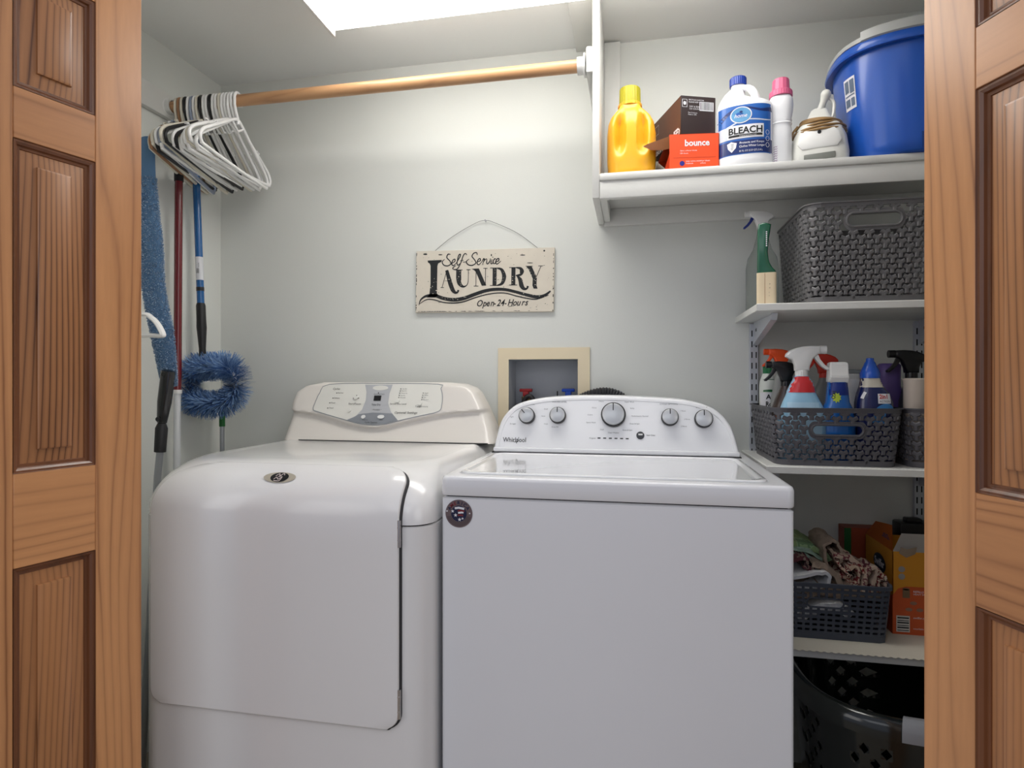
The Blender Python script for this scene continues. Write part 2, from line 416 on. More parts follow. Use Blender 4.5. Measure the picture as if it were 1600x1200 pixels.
def door_surface(name, m, ins, off, rt, rb, parent, edge):
    """rows across the door, clipped by its rounded outline, then a rim going back"""
    x0, x1, s0, s1 = -1.052+ins, -.474-ins, ins, SD-ins
    ss = sorted(set([s0+(rb)*(1-math.cos(math.pi/2*k/8)) for k in range(9)]+[s1-rt*1.5*(1-math.cos(math.pi/2*k/16)) for k in range(17)]+[s0+rb+(s1-rt*1.5-s0-rb)*k/14 for k in range(1, 14)]))
    loopL, loopR = [], []
    for s in ss:
        def inset(r, d): return r-math.sqrt(max(0, r*r-(r-d)**2)) if d < r else 0
        iL = max(inset(rb, s-s0), inset(rt*1.5, s1-s)); iR = max(inset(rb, s-s0), inset(rt*.65, s1-s))
        loopL.append((x0+iL, s)); loopR.append((x1-iR, s))
    b = MB(); NX = 14; vs = []; 
    def P(x, s, o): y, z = dprof(s, o); return (x, y, z)
    for (a, c) in zip(loopL, loopR):
        for i in range(NX+1):
            vs.append(P(a[0]+(c[0]-a[0])*i/NX, a[1], off))
    n = NX+1; m_ = len(ss)
    fs = [(j*n+i, j*n+i+1, (j+1)*n+i+1, (j+1)*n+i) for j in range(m_-1) for i in range(NX)]
    bl = [j*n for j in range(m_)] + [(m_-1)*n+i for i in range(1, n)] + [j*n+NX for j in range(m_-2, -1, -1)] + [i for i in range(NX-1, 0, -1)]
    cx = (x0+x1)/2
    coords = []
    for idx in bl:
        j, i = divmod(idx, n); coords.append((vs[idx][0], ss[j]))
    k0 = len(vs)
    def grow(c, g):
        x = c[0]+g*(-1 if c[0] < cx else 1)*(1 if abs(c[0]-cx) > (x1-x0)/2-rt-.001 else 0)
        s = c[1]+g*(-1 if c[1] < (s0+s1)/2 else 1)*(1 if (c[1] < s0+.001 or c[1] > s1-.001) else 0)
        return x, s
    base = bl
    for g, o in ((.0025, off-.001), (.0035, off-.004), (.0035, off-edge)):
        nb = []
        for c in coords:
            x, s = grow(c, g); nb.append(len(vs)); vs.append(P(x, s, o))
        q = len(nb)
        for i in range(q): fs.append((base[i], base[(i+1) % q], nb[(i+1) % q], nb[i]))
        base = nb
    b.add(vs, fs)
    return b.build(name, m, parent, world=True, smooth=50)
door_surface('door_gap_shade', mat('gap_shade_grey', (52, 52, 54), .6), -.0045, .0010, .084, .034, dr, .006)  # dark strip added behind the door to draw its shadow gap
ddoor = door_surface('door', CREAM, 0, .0085, .08, .03, dr, .010)
# hinges on the right edge of the door
for z0, z1 in ((.79, .845), (.44, .50)):
    b = MB(); b.cyl((-.4695, 1.172, z0), (-.4695, 1.172, z1), .0038, 12); b.cyl((-.4695, 1.172, z0+.014), (-.4695, 1.172, z0+.0155), .0043, 12); b.cyl((-.4695, 1.172, z1-.0155), (-.4695, 1.172, z1-.014), .0043, 12)
    o = b.build('hinge', CHROME, ddoor, world=True)
# emblem on the door's curve
es = SD-.046
def em(u, v):
    y, z = dprof(es+v, .0100); return (-.762+u, y, z)
for k, (nm, m_, a, c, dx) in enumerate((('emblem', GREYM, .034, .0155, 0), )):
    p_ = P2(); p_.ell(0, 0, .0385, .0140, 40); o = p_.build('emblem', em, mat('emblem_silver', (196, 188, 172), .35, .4), ddoor, True); o['label'] = 'oval silver and black badge'
def em2(u, v):
    y, z = dprof(es+v, .0105); return (-.762+u, y, z)
def em3(u, v):
    y, z = dprof(es+v, .0110); return (-.762+u, y, z)
P2().ell(0, 0, .0215, .0125, 32).build('badge_print', em2, BLACK, ddoor, True)
q = P2(); q.stroke([(-.010, .002), (-.004, .009), (0, .003), (.006, .010), (.010, .005)], .002); q.stroke([(-.011, -.006), (-.006, -.001), (0, -.006), (.006, .001), (.004, -.009), (-.004, -.010), (-.010, -.009)], .002); q.stroke([(-.003, .0), (.003, .003)], .002)
q.build('badge_print', em3, mat('badge_silver', (200, 186, 182), .4), ddoor, True)

# console
def yc(z): return 1.735+.42*(z-.945)
def dpt(px, py):
    y = 1.77
    for _ in range(6): P_ = at(px, py, y); y = yc(P_.z)
    return P_.x, P_.z
Lp = [dpt(*p_) for p_ in ((437.6, 690), (443, 667.5), (450.5, 641), (453, 627), (459, 613), (474, 603), (497, 598))]
Rp = [dpt(*p_) for p_ in ((770, 693), (764.7, 669), (753.8, 636), (744, 613), (736, 605), (721, 599.5), (697, 597.5))]
zt = max(Lp[-1][1], Rp[-1][1]); 
def edge(Pts, z):
    if z <= Pts[0][1]: return Pts[0][0]
    for a, c in zip(Pts, Pts[1:]):
        if a[1] <= z <= c[1]: return a[0]+(c[0]-a[0])*(z-a[1])/(c[1]-a[1]+1e-9)
    return Pts[-1][0]
smile = [dpt(*p_) for p_ in ((446, 639), (460, 641), (480, 643.5), (497, 647), (540, 660), (565, 665), (583, 667), (603, 665), (640, 656), (683, 646.5), (705, 643), (735, 641), (760, 640))]
def zsm(x):
    for a, c in zip(smile, smile[1:]):
        if a[0] <= x <= c[0]:
            return a[1]+(c[1]-a[1])*(x-a[0])/(c[0]-a[0])
    return smile[0][1] if x < smile[0][0] else smile[-1][1]
NZ = 46; NXX = 72; vs = []
z0c = .944; ztc = zt
for j in range(NZ+1):
    t_ = j/NZ; z = z0c+(ztc-z0c)*(1-(1-t_)**1.3)
    xa = edge(Lp, z); xb = edge(Rp, z)
    for i in range(NXX+1):
        x = xa+(xb-xa)*i/NXX; zs = zsm(x)
        d = zs-z; y = yc(z)
        if d > 0:
            a = min(1, d/.008); y += .015*a*a*(3-2*a); y -= .013*max(0, (d-.012)/(zs-z0c-.012+1e-6))**2
        e = min(x-xa, xb-x); y += .02*(max(0, 1-e/.022))**2.2
        h = ztc-z; y += .012*(max(0, 1-h/.016))**2
        vs.append((x, y, z+.0))
n = NXX+1; fs = [(j*n+i, j*n+i+1, (j+1)*n+i+1, (j+1)*n+i) for j in range(NZ) for i in range(NXX)]
bl = [j*n for j in range(NZ+1)]+[NZ*n+i for i in range(1, n)]+[j*n+NXX for j in range(NZ-1, -1, -1)]
k0 = len(vs)
for idx in bl: vs.append((vs[idx][0], 1.875, vs[idx][2]))
for i in range(len(bl)-1): fs.append((bl[i], bl[i+1], k0+i+1, k0+i))
fs.append(tuple(k0+i for i in range(len(bl))))
b = MB(); b.add(vs, fs); con = b.build('console', CREAM2, dr, world=True, smooth=60)
b = MB(); b.loft([rrect(-1.03, -.42, 1.722, 1.875, .9440, .02), rrect(-1.03, -.42, 1.722, 1.875, .9464, .02)]); b.build('console_seam', DARK, dr, world=True)
def cm(off): return lambda x, z: (x, yc(z)-off, z)
plate = [dpt(*p_) for p_ in ((515.3, 600.4), (600, 599), (685, 600.2), (689, 607), (691.5, 618), (690.5, 632), (685, 643), (655, 650), (622.5, 657.5), (603, 662.5), (583, 664), (560, 661.5), (541.6, 656.5), (495.6, 643), (489.7, 639), (492, 631), (500, 614))]
q = P2(); q.stroke(plate, .0022, 3, True); q.build('panel_outline', cm(.0016), DSILV, con, True)
q = P2(); q.poly(smoothpath([(a, c, 0) for a, c in plate], 3, True)); q.build('control_panel', cm(.0012), PANELW, con, True)
c1 = [dpt(*p_) for p_ in ((571, 601), (614, 601), (609, 615), (607, 630), (611, 643), (622, 656.8), (603, 662), (583, 663.5), (560, 661), (542, 656), (556, 650), (566, 640), (572, 625), (573, 612))]
q = P2(); q.poly(c1); q.build('centre_band', cm(.0020), SILVER, con, True)
c2 = [dpt(*p_) for p_ in ((561, 647), (583, 644.5), (613, 646), (622, 656.6), (603, 661.8), (583, 663.2), (560, 660.7), (543, 656), (553, 652))]
q = P2(); q.poly(c2); q.build('centre_band', cm(.0024), DSILV, con, True)
q = P2(); q.ell(*dpt(595, 606), .026, .0075); q.build('badge', cm(.0026), PANELW, con, True)
q = P2()
def T(st, px, py, h, al='C', **k):
    a = dpt(px, py); P2().text(st, a[0], a[1], h, al, **k).build('lettering', cm(.0032), INK, con, True)
T('Cycles', 521, 609, .0065, 'L', shear=.2); T('Start/Pause', 545, 632, .0055, 'L', sx=1.2); T('Optional Settings', 617, 646, .0065, 'L', shear=.2, sx=1.15)
T('Sensor Dry Level', 610, 632, .0045, 'L', sx=1.2); T('Temperature', 649, 636, .0045, 'L', sx=1.2); T('Time Dry', 588, 633.5, .0055)
T('Cycle Options', 580, 661, .005); T('Estimated Time', 593, 616.5, .003, sx=1.3); T('Damp Dry', 571, 656.5, .003); T('Chime', 596, 656.5, .003)
T('- More/Less +', 589, 641, .004)
for i, s_ in enumerate(('Very Dry', 'More Dry', 'Normal Dry', 'Less Dry', 'Damp Dry')):
    x_, z_ = dpt(627-i*.8, 607.5+i*3.4); q.rect(x_-.002, x_+.0015, z_-.001, z_+.001); q.text(s_, x_+.005, z_-.0013, .0028)
for i, s_ in enumerate(('Regular', 'Medium', 'Low', 'Extra Low')):
    x_, z_ = dpt(662-i*.8, 614+i*3.4); q.rect(x_-.002, x_+.0015, z_-.001, z_+.001); q.text(s_, x_+.005, z_-.0013, .0028)
for i, (px, py) in enumerate(((531, 614), (525, 622), (520, 629.5), (517, 637.5))):
    x_, z_ = dpt(px, py); q.ell(x_-.009, z_, .002, .0015, 10); q.text(('Normal', 'Delicate', 'Mixed', 'Timed')[i], x_-.005, z_-.0015, .0042)
for px, py in ((558, 618), (553, 622), (561, 622), (592, 614)): q.ell(*dpt(px, py), .0018, .0018, 10)
tag(q.build('indicator_marks', cm(.0032), INK, con, True), kind='stuff')
x_, z_ = dpt(590.5, 622); q = P2(); q.rect(x_-.012, x_+.012, z_-.008, z_+.008); q.build('display', cm(.0036), BLACK, con, True)
for px, py, a in ((557, 621, .007), (568.5, 651, .0065), (596, 651, .011), (622, 626, .006), (657, 630, .006), (547, 641, .004)):
    x_, z_ = dpt(px, py); b = MB(); b.prism([(x_+a*math.cos(i*math.pi/8), z_+.0055*math.sin(i*math.pi/8)) for i in range(16)], -.003, .002)
    for v in b.bm.verts: v.co.y += yc(v.co.z)-.003
    b.build('button', WPLAST if py > 645 else PANELW, con, world=True)

# ------------------------------------------------------------------ washer
wa = thing('washing_machine', 'white top-loading washing machine with five dials and a black brand name, right of the dryer', 'washer', (-.05, 1.55, 0))
WX0, WX1, WY0, WY1 = -.4, .3, 1.227, 1.87
b = MB(); b.loft([rrect(WX0+.012, WX1-.012, WY0+.02, WY1, 0, .01), rrect(WX0+.012, WX1-.012, WY0+.02, WY1, .03, .01), rrect(WX0+.002, WX1-.002, WY0+.004, WY1, .03, .008), rrect(WX0+.002, WX1-.002, WY0+.004, WY1, .882, .008), rrect(WX0+.008, WX1-.008, WY0+.010, WY1-.004, .8855, .008)])
b.build('cabinet', WHITE, wa, world=True)
b = MB(); b.box(WX0+.012, WX1-.012, WY0+.012, WY1-.01, .884, .8935); b.build('seam', DARK, wa, world=True)
b = MB()
def tp(i, z, r): return rrect(WX0+i, WX1-i, WY0+i, WY1-i*.5, z, r, 5)
b.loft([tp(.006, .8885, .012), tp(.002, .8890, .014), tp(0, .892, .016), tp(0, .921, .016), tp(.0015, .9265, .018), tp(.005, .9292, .02), tp(.010, .930, .022)])
b.build('top', WHITE, wa, world=True)
# lid
lw = [at(731, 740, 1.0), ]
lidm = MB(); lx0, lx1, ly0, ly1 = -.372, .262, 1.262, 1.63
def ll(i, z): return rrect(lx0+i, lx1-i, ly0+i, ly1-i, z, .03+.0*i, 6)
lidm.loft([ll(0, .9302), ll(.001, .9330), ll(.003, .9342), ll(.012, .9342), ll(.016, .9318), ll(.02, .9315)])
lid = lidm.build('lid', WGLOSS, wa, world=True, smooth=35)
b = MB(); b.loft([rrect(lx0-.003, lx1+.003, ly0-.003, ly1+.003, .9302, .032), rrect(lx0-.003, lx1+.003, ly0-.003, ly1+.003, .9304, .032)]); b.build('lid_seam', mat('lid_shadow_line', (170, 172, 176), .5), wa, world=True)
def yw(z): return 1.655+.26*(z-.93)
def wpt(px, py):
    y = 1.68
    for _ in range(6): P_ = at(px, py, y); y = yw(P_.z)
    return P_.x, P_.z
arch = [wpt(*p_) for p_ in ((770.5, 707), (774, 687), (779.7, 665.6), (786, 652), (796, 640), (808, 631.5), (826, 625.5), (852, 621), (880, 619), (907, 618), (950, 618), (996, 619.5), (1030, 621.3), (1062, 623.8), (1084, 627.5), (1100, 632), (1115, 638.5), (1128, 648), (1138, 659.5), (1146, 673.5), (1152, 693), (1157.8, 719.5))]
arch = [(a, max(c, .9305)) for a, c in arch]
A = [(p_[0], p_[1]) for p_ in smoothpath([(a, c, 0) for a, c in arch], 3)]
cxw = sum(a[0] for a in A)/len(A)
def al(i, y):
    o_ = []
    for k, (x, z) in enumerate(A):
        x2 = x+(cxw-x)*i/.33; z2 = .9305+(z-.9305)*(1-i/.16*1.0)
        yy = y if y > 1.75 else yw(z2)+y
        o_.append((x2, yy, z2))
    return o_
b = MB(); b.loft([al(.02, 1.86), al(.004, 1.83), al(0, 1.80), al(0, .010), al(.001, .005), al(.003, .0015), al(.006, 0), al(.012, .0), al(.013, .0012), al(.016, .0012)])
wc = b.build('console', WHITE, wa, world=True, smooth=35)
b = MB(); b.box(-.388, .273, 1.652, 1.80, .9300, .9325); b.build('console_seam', DARK, wa, world=True)
b = MB(); z1 = wpt(772, 697)[1]; b.box(-.384, .269, yw(.935)-.0045, 1.70, .9335, .945, .003); b.build('base_strip', WHITE, wc, world=True)
def wm(off): return lambda x, z: (x, yw(z)+.0012-off, z)
q = P2()
P2().textfit('Whirlpool', wpt(785.5, 691)[0], wpt(821.5, 691)[0], wpt(803, 690.5)[1], .0125, bold=.006).build('brand_name', wm(.0006), INK, wc, True)
a_ = wpt(806, 688); P2().stroke([(a_[0]+.008, a_[1]+.009), (a_[0]+.003, a_[1]-.004), (a_[0]-.008, a_[1]-.003), (a_[0]-.006, a_[1]+.001)], .0012).build('brand_swirl', wm(.0008), INK, wc, True)
for i in range(6):
    x_, z_ = wpt(936+i*8.8, 684.5+i*.2); P2().rect(x_-.004, x_+.004, z_-.0014, z_+.0014).build('indicator_light', wm(.0006), INK, wc, True)
def T2(st, px, py, h, al='C', m_=None, **k):
    a = wpt(px, py); P2().text(st, a[0], a[1], h, al, **k).build('lettering', wm(.0006), m_ or TI, wc, True)
TI = INK
T2('SOIL LEVEL', 826, 632.5, .0042, sx=1.2); T2('PRESOAK', 1097, 638, .0042, sx=1.2); T2('Stain Clean', 1010, 681, .0036, 'L'); T2('Progress', 921, 685.5, .0034, 'L')
TI = GINK
T2('WATER LEVEL', 874, 629, .004, sx=1.2); T2('NORMAL', 958, 625.5, .004); T2('CYCLE OPTIONS', 1045, 632.5, .004, sx=1.1)
for st, px, py, al_ in (('Heavy', 801, 640, 'L'), ('Light', 797, 652, 'L'), ('Ex Light', 797, 663, 'L'), ('Small', 850, 640, 'L'), ('Auto', 846, 651, 'L'), ('Large', 850, 663, 'L'), ('Deep Fill', 862, 668, 'L'), ('Heavy', 925, 638, 'L'), ('Colors', 918, 649, 'L'), ('Quick Wash', 916, 661, 'L'), ('Soak', 938, 672, 'L'), ('Clean Washer', 950, 677, 'L'), ('Bulky', 985, 639, 'L'), ('Performance Normal', 987, 651, 'L'), ('Drain & Spin', 984, 663, 'L'), ('Rinse & Spin', 973, 673, 'L'), ('Whites', 935, 628, 'L'), ('Super Wash', 976, 629, 'L'), ('1 Rinse', 1063, 643, 'L'), ('2 Rinse', 1069, 656, 'L'), ('2 Rinse', 1064, 667, 'L'), ('On', 1113, 646, 'L')):
    T2(st, px, py, .0036, al_)
x_, z_ = wpt(1000.5, 680.5)
def disc(x_, z_, r, d0, d1, name, m_, par, bev=.001, n=40, r2=None):
    b = MB(); r2 = r2 or r
    tilt = math.atan(.26)
    M = Matrix.Translation((x_, yw(z_)+.0012, z_)) @ Matrix.Rotation(math.pi/2-tilt, 4, 'X')
    b.lathe([(r, d0), (r2+(0), d1-bev*1.5), (r2-bev*.5, d1-bev*.4), (r2-bev*1.6, d1)], n, M)
    return b.build(name, m_, par, world=True, smooth=35)
disc(x_, z_, .0105, 0, .003, 'start_button', mat('grey_button', (60, 62, 66), .35), wc)
q = P2(); q.rect(x_-.005, x_+.006, z_+.001, z_+.004); q.rect(x_-.006, x_+.007, z_+.0045, z_+.0052); q.build('button_mark', wm(.0040), WPLAST, wc, True)
KN = mat('knob_silver', (196, 198, 200), .3, .55, bump=.05); RING = mat('knob_black', (20, 20, 22), .25)
for px, py, r, a in ((824, 648.5, .0215, 42), (872, 648, .0215, 0), (958.5, 647, .0315, 0), (1046.5, 651, .0215, 0), (1099, 653.5, .0225, 0)):
    x_, z_ = wpt(px, py+2)
    k = disc(x_, z_, r*1.06, 0, .017, 'knob', RING, wc, .002)
    c_ = disc(x_, z_, r*.985, .006, .026, 'knob_cap', KN, k, .0035, r2=r*.94)
    tilt = math.atan(.26); M = Matrix.Translation((x_, yw(z_)+.0012, z_)) @ Matrix.Rotation(math.pi/2-tilt, 4, 'X') @ Matrix.Rotation(math.radians(a), 4, 'Z')
    b = MB(); b.box(-.0012, .0012, r*.28, r*.93, .0255, .0266, .0003, 1, M); b.build('pointer', BLACK, k, world=True)
# round sticker on the front
st_ = thing('round_sticker', 'round brown flag sticker lettered AMERICA on the washer front', 'sticker', (-.362, WY0+.003, .86))
# measured centre
Pc = at(717, 802.5, WY0+.003); R_ = .0293
def sm(off): return lambda x, z: (Pc.x+x, WY0+.0035-off, Pc.z+z)
BRN = mat('sticker_brown', (106, 90, 92), .4); NAVY = mat('navy_print', (24, 28, 62), .4); RED = mat('red_print', (120, 36, 44), .4); WPRT = mat('white_print', (225, 225, 230), .5)
st_.location = (Pc.x, WY0+.003, Pc.z)
P2().ell(0, 0, R_, R_, 48).build('sticker_disc', sm(0.0005), BRN, st_, True)
P2().ell(0, 0, R_*.58, R_*.58, 36).build('flag_field', sm(.0008), NAVY, st_, True)
q = P2()
for y0, w_ in ((.30, .15), (-.02, .13)):
    pts = [(R_*(-.30+.1*i+(.25 if y0 < 0 else 0)), R_*(y0+.12-abs(i-3)*.015*(1))) for i in range(8) if abs(R_*(-.30+.1*i+(.25 if y0 < 0 else 0))) < R_*.45]
    q.stroke(pts, R_*w_, 2)
q.build('stripe', sm(.0011), WPRT, st_, True)
q = P2()
for y0 in (.14, -.18):
    pts = [(R_*(-.08+.1*i), R_*(y0+.09-abs(i-2)*.015)) for i in range(6) if -.08+.1*i < (.45 if y0 > 0 else .4)]
    q.stroke(pts, R_*.12, 2)
q.build('stripe', sm(.0011), RED, st_, True)
def star(q, cx, cy, r):
    pts = []
    for i in range(10):
        a = math.pi/2+i*math.pi/5; rr = r if i % 2 == 0 else r*.42; pts.append((cx+rr*math.cos(a), cy+rr*math.sin(a)))
    for i in range(10): q.add([(cx, cy), pts[i], pts[(i+1) % 10]], [(0, 1, 2)])
q = P2()
for cx, cy, r in ((-.24, -.12, .15), (.06, -.42, .15), (-.46, .16, .13), (.28, -.34, .10), (-.88, .16, .09), (.80, .05, .08)): star(q, cx*R_, cy*R_, r*R_)
q.build('star', sm(.0012), WPRT, st_, True)
for ch, a in zip('AMERICA', (62, 42, 21, 0, -17, -36, -58)):
    q = P2(); r = R_*.66; t_ = math.radians(90+a)
    q.text(ch, r*math.cos(t_), r*math.sin(t_), R_*.24, 'C', bold=.02, rot=t_-math.pi/2)
    q.build('letter', sm(.0012), NAVY if ch in 'RICA' else RED, st_, True)
q = P2()
for rr in (.66, .76, .86):
    q.stroke([(R_*rr*math.cos(math.radians(a)), R_*rr*math.sin(math.radians(a))) for a in range(195, 350, 15)], R_*.035, 2)
q.build('ring_print', sm(.001), mat('dark_brown_print', (62, 52, 56), .5), st_, True)
# ------------------------------------------------------------------ washer outlet box in the wall
ob_ = thing('washer_outlet_box', 'cream framed recessed water box with red and blue valves above the washer', 'outlet box', (-.2845, YB, 1.09))
CRF = mat('cream_flange', (228, 214, 184), .45, var=.02); BOXG = mat('grey_box_lining', (176, 180, 186), .5)
b = MB()
for a in ((-.431, -.396, .96, 1.236), (-.173, -.135, .96, 1.236), (-.396, -.173, 1.199, 1.236), (-.396, -.173, .96, .985)):
    b.box(a[0], a[1], YB-.006, YB, a[2], a[3])
b.build('flange', CRF, ob_, world=True)
b = MB()
b.add([(hx0, YB-.003, hz0), (hx1, YB-.003, hz0), (hx1, YB-.003, hz1), (hx0, YB-.003, hz1), (hx0+.004, YB+.10, hz0), (hx1-.004, YB+.10, hz0), (hx1-.004, YB+.10, hz1-.004), (hx0+.004, YB+.10, hz1-.004)],
      [(0, 1, 5, 4), (1, 2, 6, 5), (2, 3, 7, 6), (3, 0, 4, 7), (4, 5, 6, 7)])
b.build('lining', BOXG, ob_, world=True, recalc=False)
BRASS = mat('brass', (170, 140, 90), .35, .8)
for px, c_, nm in ((822, mat('red_handle', (150, 22, 26), .4), 'red tap handle'), (888, mat('blue_handle', (20, 70, 180), .4), 'blue tap handle')):
    c = at(px, 611, 1.985)
    b = MB(); b.cyl((c.x, 1.985, hz0+.001), (c.x, 1.985, c.z-.02), .010, 14); b.cyl((c.x, 1.985, c.z-.05), (c.x, 1.955, c.z-.06), .012, 14); b.cyl((c.x, 1.985, c.z-.03), (c.x, 1.985, c.z-.018), .015, 6)
    v = b.build('valve', BRASS, ob_, world=True)
    b = MB(); b.box(c.x-.021, c.x+.021, 1.975, 1.995, c.z-.003, c.z+.008, .003); b.box(c.x-.010, c.x+.010, 1.975, 1.995, c.z-.018, c.z-.001, .003)
    v2 = b.build('tap_handle', c_, v, world=True); v2['label'] = nm
c = at(832, 622, 1.96)
b = MB(); b.tube(smoothpath([(c.x-.03, 1.955, 1.0), (c.x-.03, 1.955, c.z-.02), (c.x-.012, 1.95, c.z+.006), (c.x+.006, 1.95, c.z-.01), (c.x+.01, 1.95, 1.0)], 5), .008, 10)
b.build('supply_hose', mat('hose_black', (30, 30, 32), .5), ob_, world=True)
b = MB(); c = at(871, 613, 1.96); b.box(c.x-.002, c.x+.002, 1.958, 1.962, 1.0, c.z+.004); b.build('lever', BLACK, ob_, world=True)
# drain hose
P_ = smoothpath([at(880, 660, 1.888), at(893, 634, 1.888), at(915, 620, 1.888), at(945, 613, 1.888), at(972, 622, 1.888), at(985, 645, 1.888), at(988, 700, 1.888)], 14)
b = MB(); b.tube(P_, [.0165 if i % 2 else .0135 for i in range(len(P_))], 14)
tag(b.build('drain_hose', mat('ribbed_black', (48, 49, 52), .4)), 'black ribbed drain hose arching behind the washer dial panel', 'hose')

# ------------------------------------------------------------------ sign
sg = thing('wall_sign', 'distressed cream wooden sign lettered LAUNDRY in black, hung on the back wall', 'sign', (-.4783, 1.924, 1.455))
sg.rotation_euler = (0, math.radians(.8), 0)
SGM = mat('sign_cream', (216, 208, 193), .65, bump=.2, bscale=40, var=.05, vscale=30)
MB().box(-.2312, .2312, -.005, .005, -.102, .102, .001, 1).build('board', SGM, sg)
def sgp(X, Y):
    yt = 390-.0302*(X-125); H = 585+30*(X-125)/1325
    return ((X-125)/1325-.5)*.4625, (.5-(Y-yt)/H)*.204
def sgm(o): 
    def f(X, Y):
        u, v = sgp(X, Y); return (u, -.0052-o, v)
    return f
def sgtext(q, st, X, Y, h, **k):
    t = P2(); t.text(st, 0, 0, h, **k); q.add([(X+a, Y-b_) for a, b_ in t.v], t.f)
def letter(fn):
    q = P2(); fn(q); q.build('letter', sgm(.0004), INK, sg)
letter(lambda q: (q.poly([(240, 478), (380, 472), (378, 489), (345, 505), (338, 530), (336, 790), (350, 806), (320, 830), (235, 830), (262, 800), (272, 700), (270, 530), (262, 508), (243, 496)])))
letter(lambda q: (q.stroke([(432, 568), (385, 738)], 6, 0), q.rect(372, 405, 732, 738), q.stroke([(412, 672), (455, 672)], 6, 0), q.stroke([(430, 570), (450, 640), (468, 700), (490, 755), (515, 782), (540, 778), (545, 758)], [30, 38, 42, 40, 26, 16, 20])))
letter(lambda q: (q.stroke([(548, 566), (548, 640), (556, 695), (590, 725), (625, 715), (641, 670), (641, 566)], [48, 50, 40, 20, 8, 6, 6]), q.rect(515, 585, 564, 571), q.rect(622, 662, 562, 568)))
letter(lambda q: (q.stroke([(716, 558), (716, 722)], 6, 0), q.rect(695, 740, 718, 724), q.poly([(672, 556), (742, 552), (815, 715), (772, 718), (716, 590), (700, 572)]), q.stroke([(806, 550), (806, 716)], 6, 0), q.rect(785, 825, 548, 554)))
letter(lambda q: (q.rect(874, 912, 548, 716), q.rect(850, 925, 545, 552), q.rect(850, 925, 712, 719), q.stroke([(915, 549), (960, 565), (984, 630), (965, 695), (915, 715)], [8, 28, 40, 28, 8])))
letter(lambda q: (q.rect(1052, 1090, 543, 712), q.rect(1030, 1105, 540, 547), q.rect(1032, 1108, 707, 714), q.stroke([(1092, 544), (1135, 552), (1150, 580), (1135, 612), (1092, 620)], [8, 26, 40, 26, 8]), q.stroke([(1105, 620), (1135, 660), (1148, 715), (1170, 745), (1198, 745), (1208, 720)], [12, 38, 42, 30, 16, 20])))
letter(lambda q: (q.poly([(1190, 532), (1240, 530), (1290, 640), (1288, 715), (1298, 745), (1262, 745), (1250, 715), (1252, 650), (1212, 560)]), q.stroke([(1328, 528), (1280, 645)], 6, 0), q.rect(1302, 1345, 525, 531), q.rect(1185, 1250, 528, 534)))
q = P2(); q.stroke([(158, 905), (178, 850), (235, 815), (320, 812), (400, 838), (500, 852), (600, 838), (700, 802), (800, 768), (900, 752), (1000, 755), (1100, 778), (1200, 806), (1290, 824), (1360, 812), (1418, 768)], [4, 14, 24, 30, 32, 36, 36, 34, 32, 30, 28, 28, 30, 32, 28, 14]); q.build('flourish', sgm(.0004), INK, sg)
q = P2(); q.stroke([(160, 895), (230, 852), (300, 850), (400, 876), (500, 883), (600, 870), (700, 835), (800, 806), (900, 789), (1000, 789), (1100, 815), (1200, 838), (1290, 846), (1400, 808)], [4, 9, 9, 10, 12, 12, 11, 10, 10, 10, 10, 10, 10, 5]); q.build('flourish', sgm(.0004), INK, sg)
script = [[(465, 418), (440, 418), (430, 450), (458, 480), (470, 508), (440, 528), (400, 520), (385, 490), (408, 465)],
 [(485, 500), (508, 485), (508, 465), (488, 475), (478, 512), (498, 525), (522, 500)], [(520, 505), (556, 445), (562, 418), (545, 428), (530, 500), (540, 522), (556, 505)],
 [(625, 425), (610, 410), (590, 430), (566, 500), (535, 555), (500, 562), (490, 548), (520, 525)], [(560, 480), (595, 474)], [(588, 492), (622, 488)],
 [(725, 425), (718, 402), (690, 408), (675, 438), (700, 470), (712, 500), (680, 522), (640, 517), (620, 488), (648, 462)],
 [(728, 490), (755, 478), (752, 458), (735, 468), (724, 502), (742, 517), (768, 490)], [(768, 492), (786, 460), (792, 466), (778, 512)], [(782, 495), (800, 468), (818, 460)],
 [(818, 462), (816, 500), (828, 508), (848, 480), (852, 456)], [(868, 465), (856, 500), (866, 507), (882, 488)], [(905, 466), (892, 460), (876, 490), (888, 507), (908, 492)], [(906, 490), (930, 478), (930, 457), (912, 466), (902, 498), (918, 510), (952, 480)]]
for i, sgroup in enumerate((script[0], script[1], script[2], script[3:5], script[5], script[6], script[7], script[8:10], script[10], script[11], script[12], script[13])):
    q = P2()
    for st in (sgroup if isinstance(sgroup[0], list) else [sgroup]):
        q.stroke(st, [6]+[10]*(len(st)-2)+[5])
    if i == 9: q.ell(874, 445, 5, 5, 8)
    q.build('letter', sgm(.0005), INK, sg)
X = 730
for ch, w_ in zip('Open-24-Hours', (52, 46, 38, 38, 26, 42, 42, 28, 56, 40, 44, 34, 34)):
    q = P2(); t = P2(); t.text(ch, 0, 0, 62 if ch in 'O24H' else 62, 'L', sx=.80 if ch not in '-' else .6, shear=.35, bold=.014)
    q.add([(X+a, 915-(X-730)*.022-b_) for a, b_ in t.v], t.f); q.build('letter', sgm(.0005), INK, sg); X += w_*.93
random.seed(3)
q = P2()
for _ in range(95):
    X = random.uniform(135, 1440); Y = random.uniform(400, 955)
    w_ = random.uniform(4, 26)*(random.random()**1.2); h_ = random.uniform(1.5, 4)
    q.add([(X, Y), (X+w_, Y-h_), (X+w_*1.1, Y+h_*.3), (X+w_*.2, Y+h_)], [(0, 1, 2, 3)])
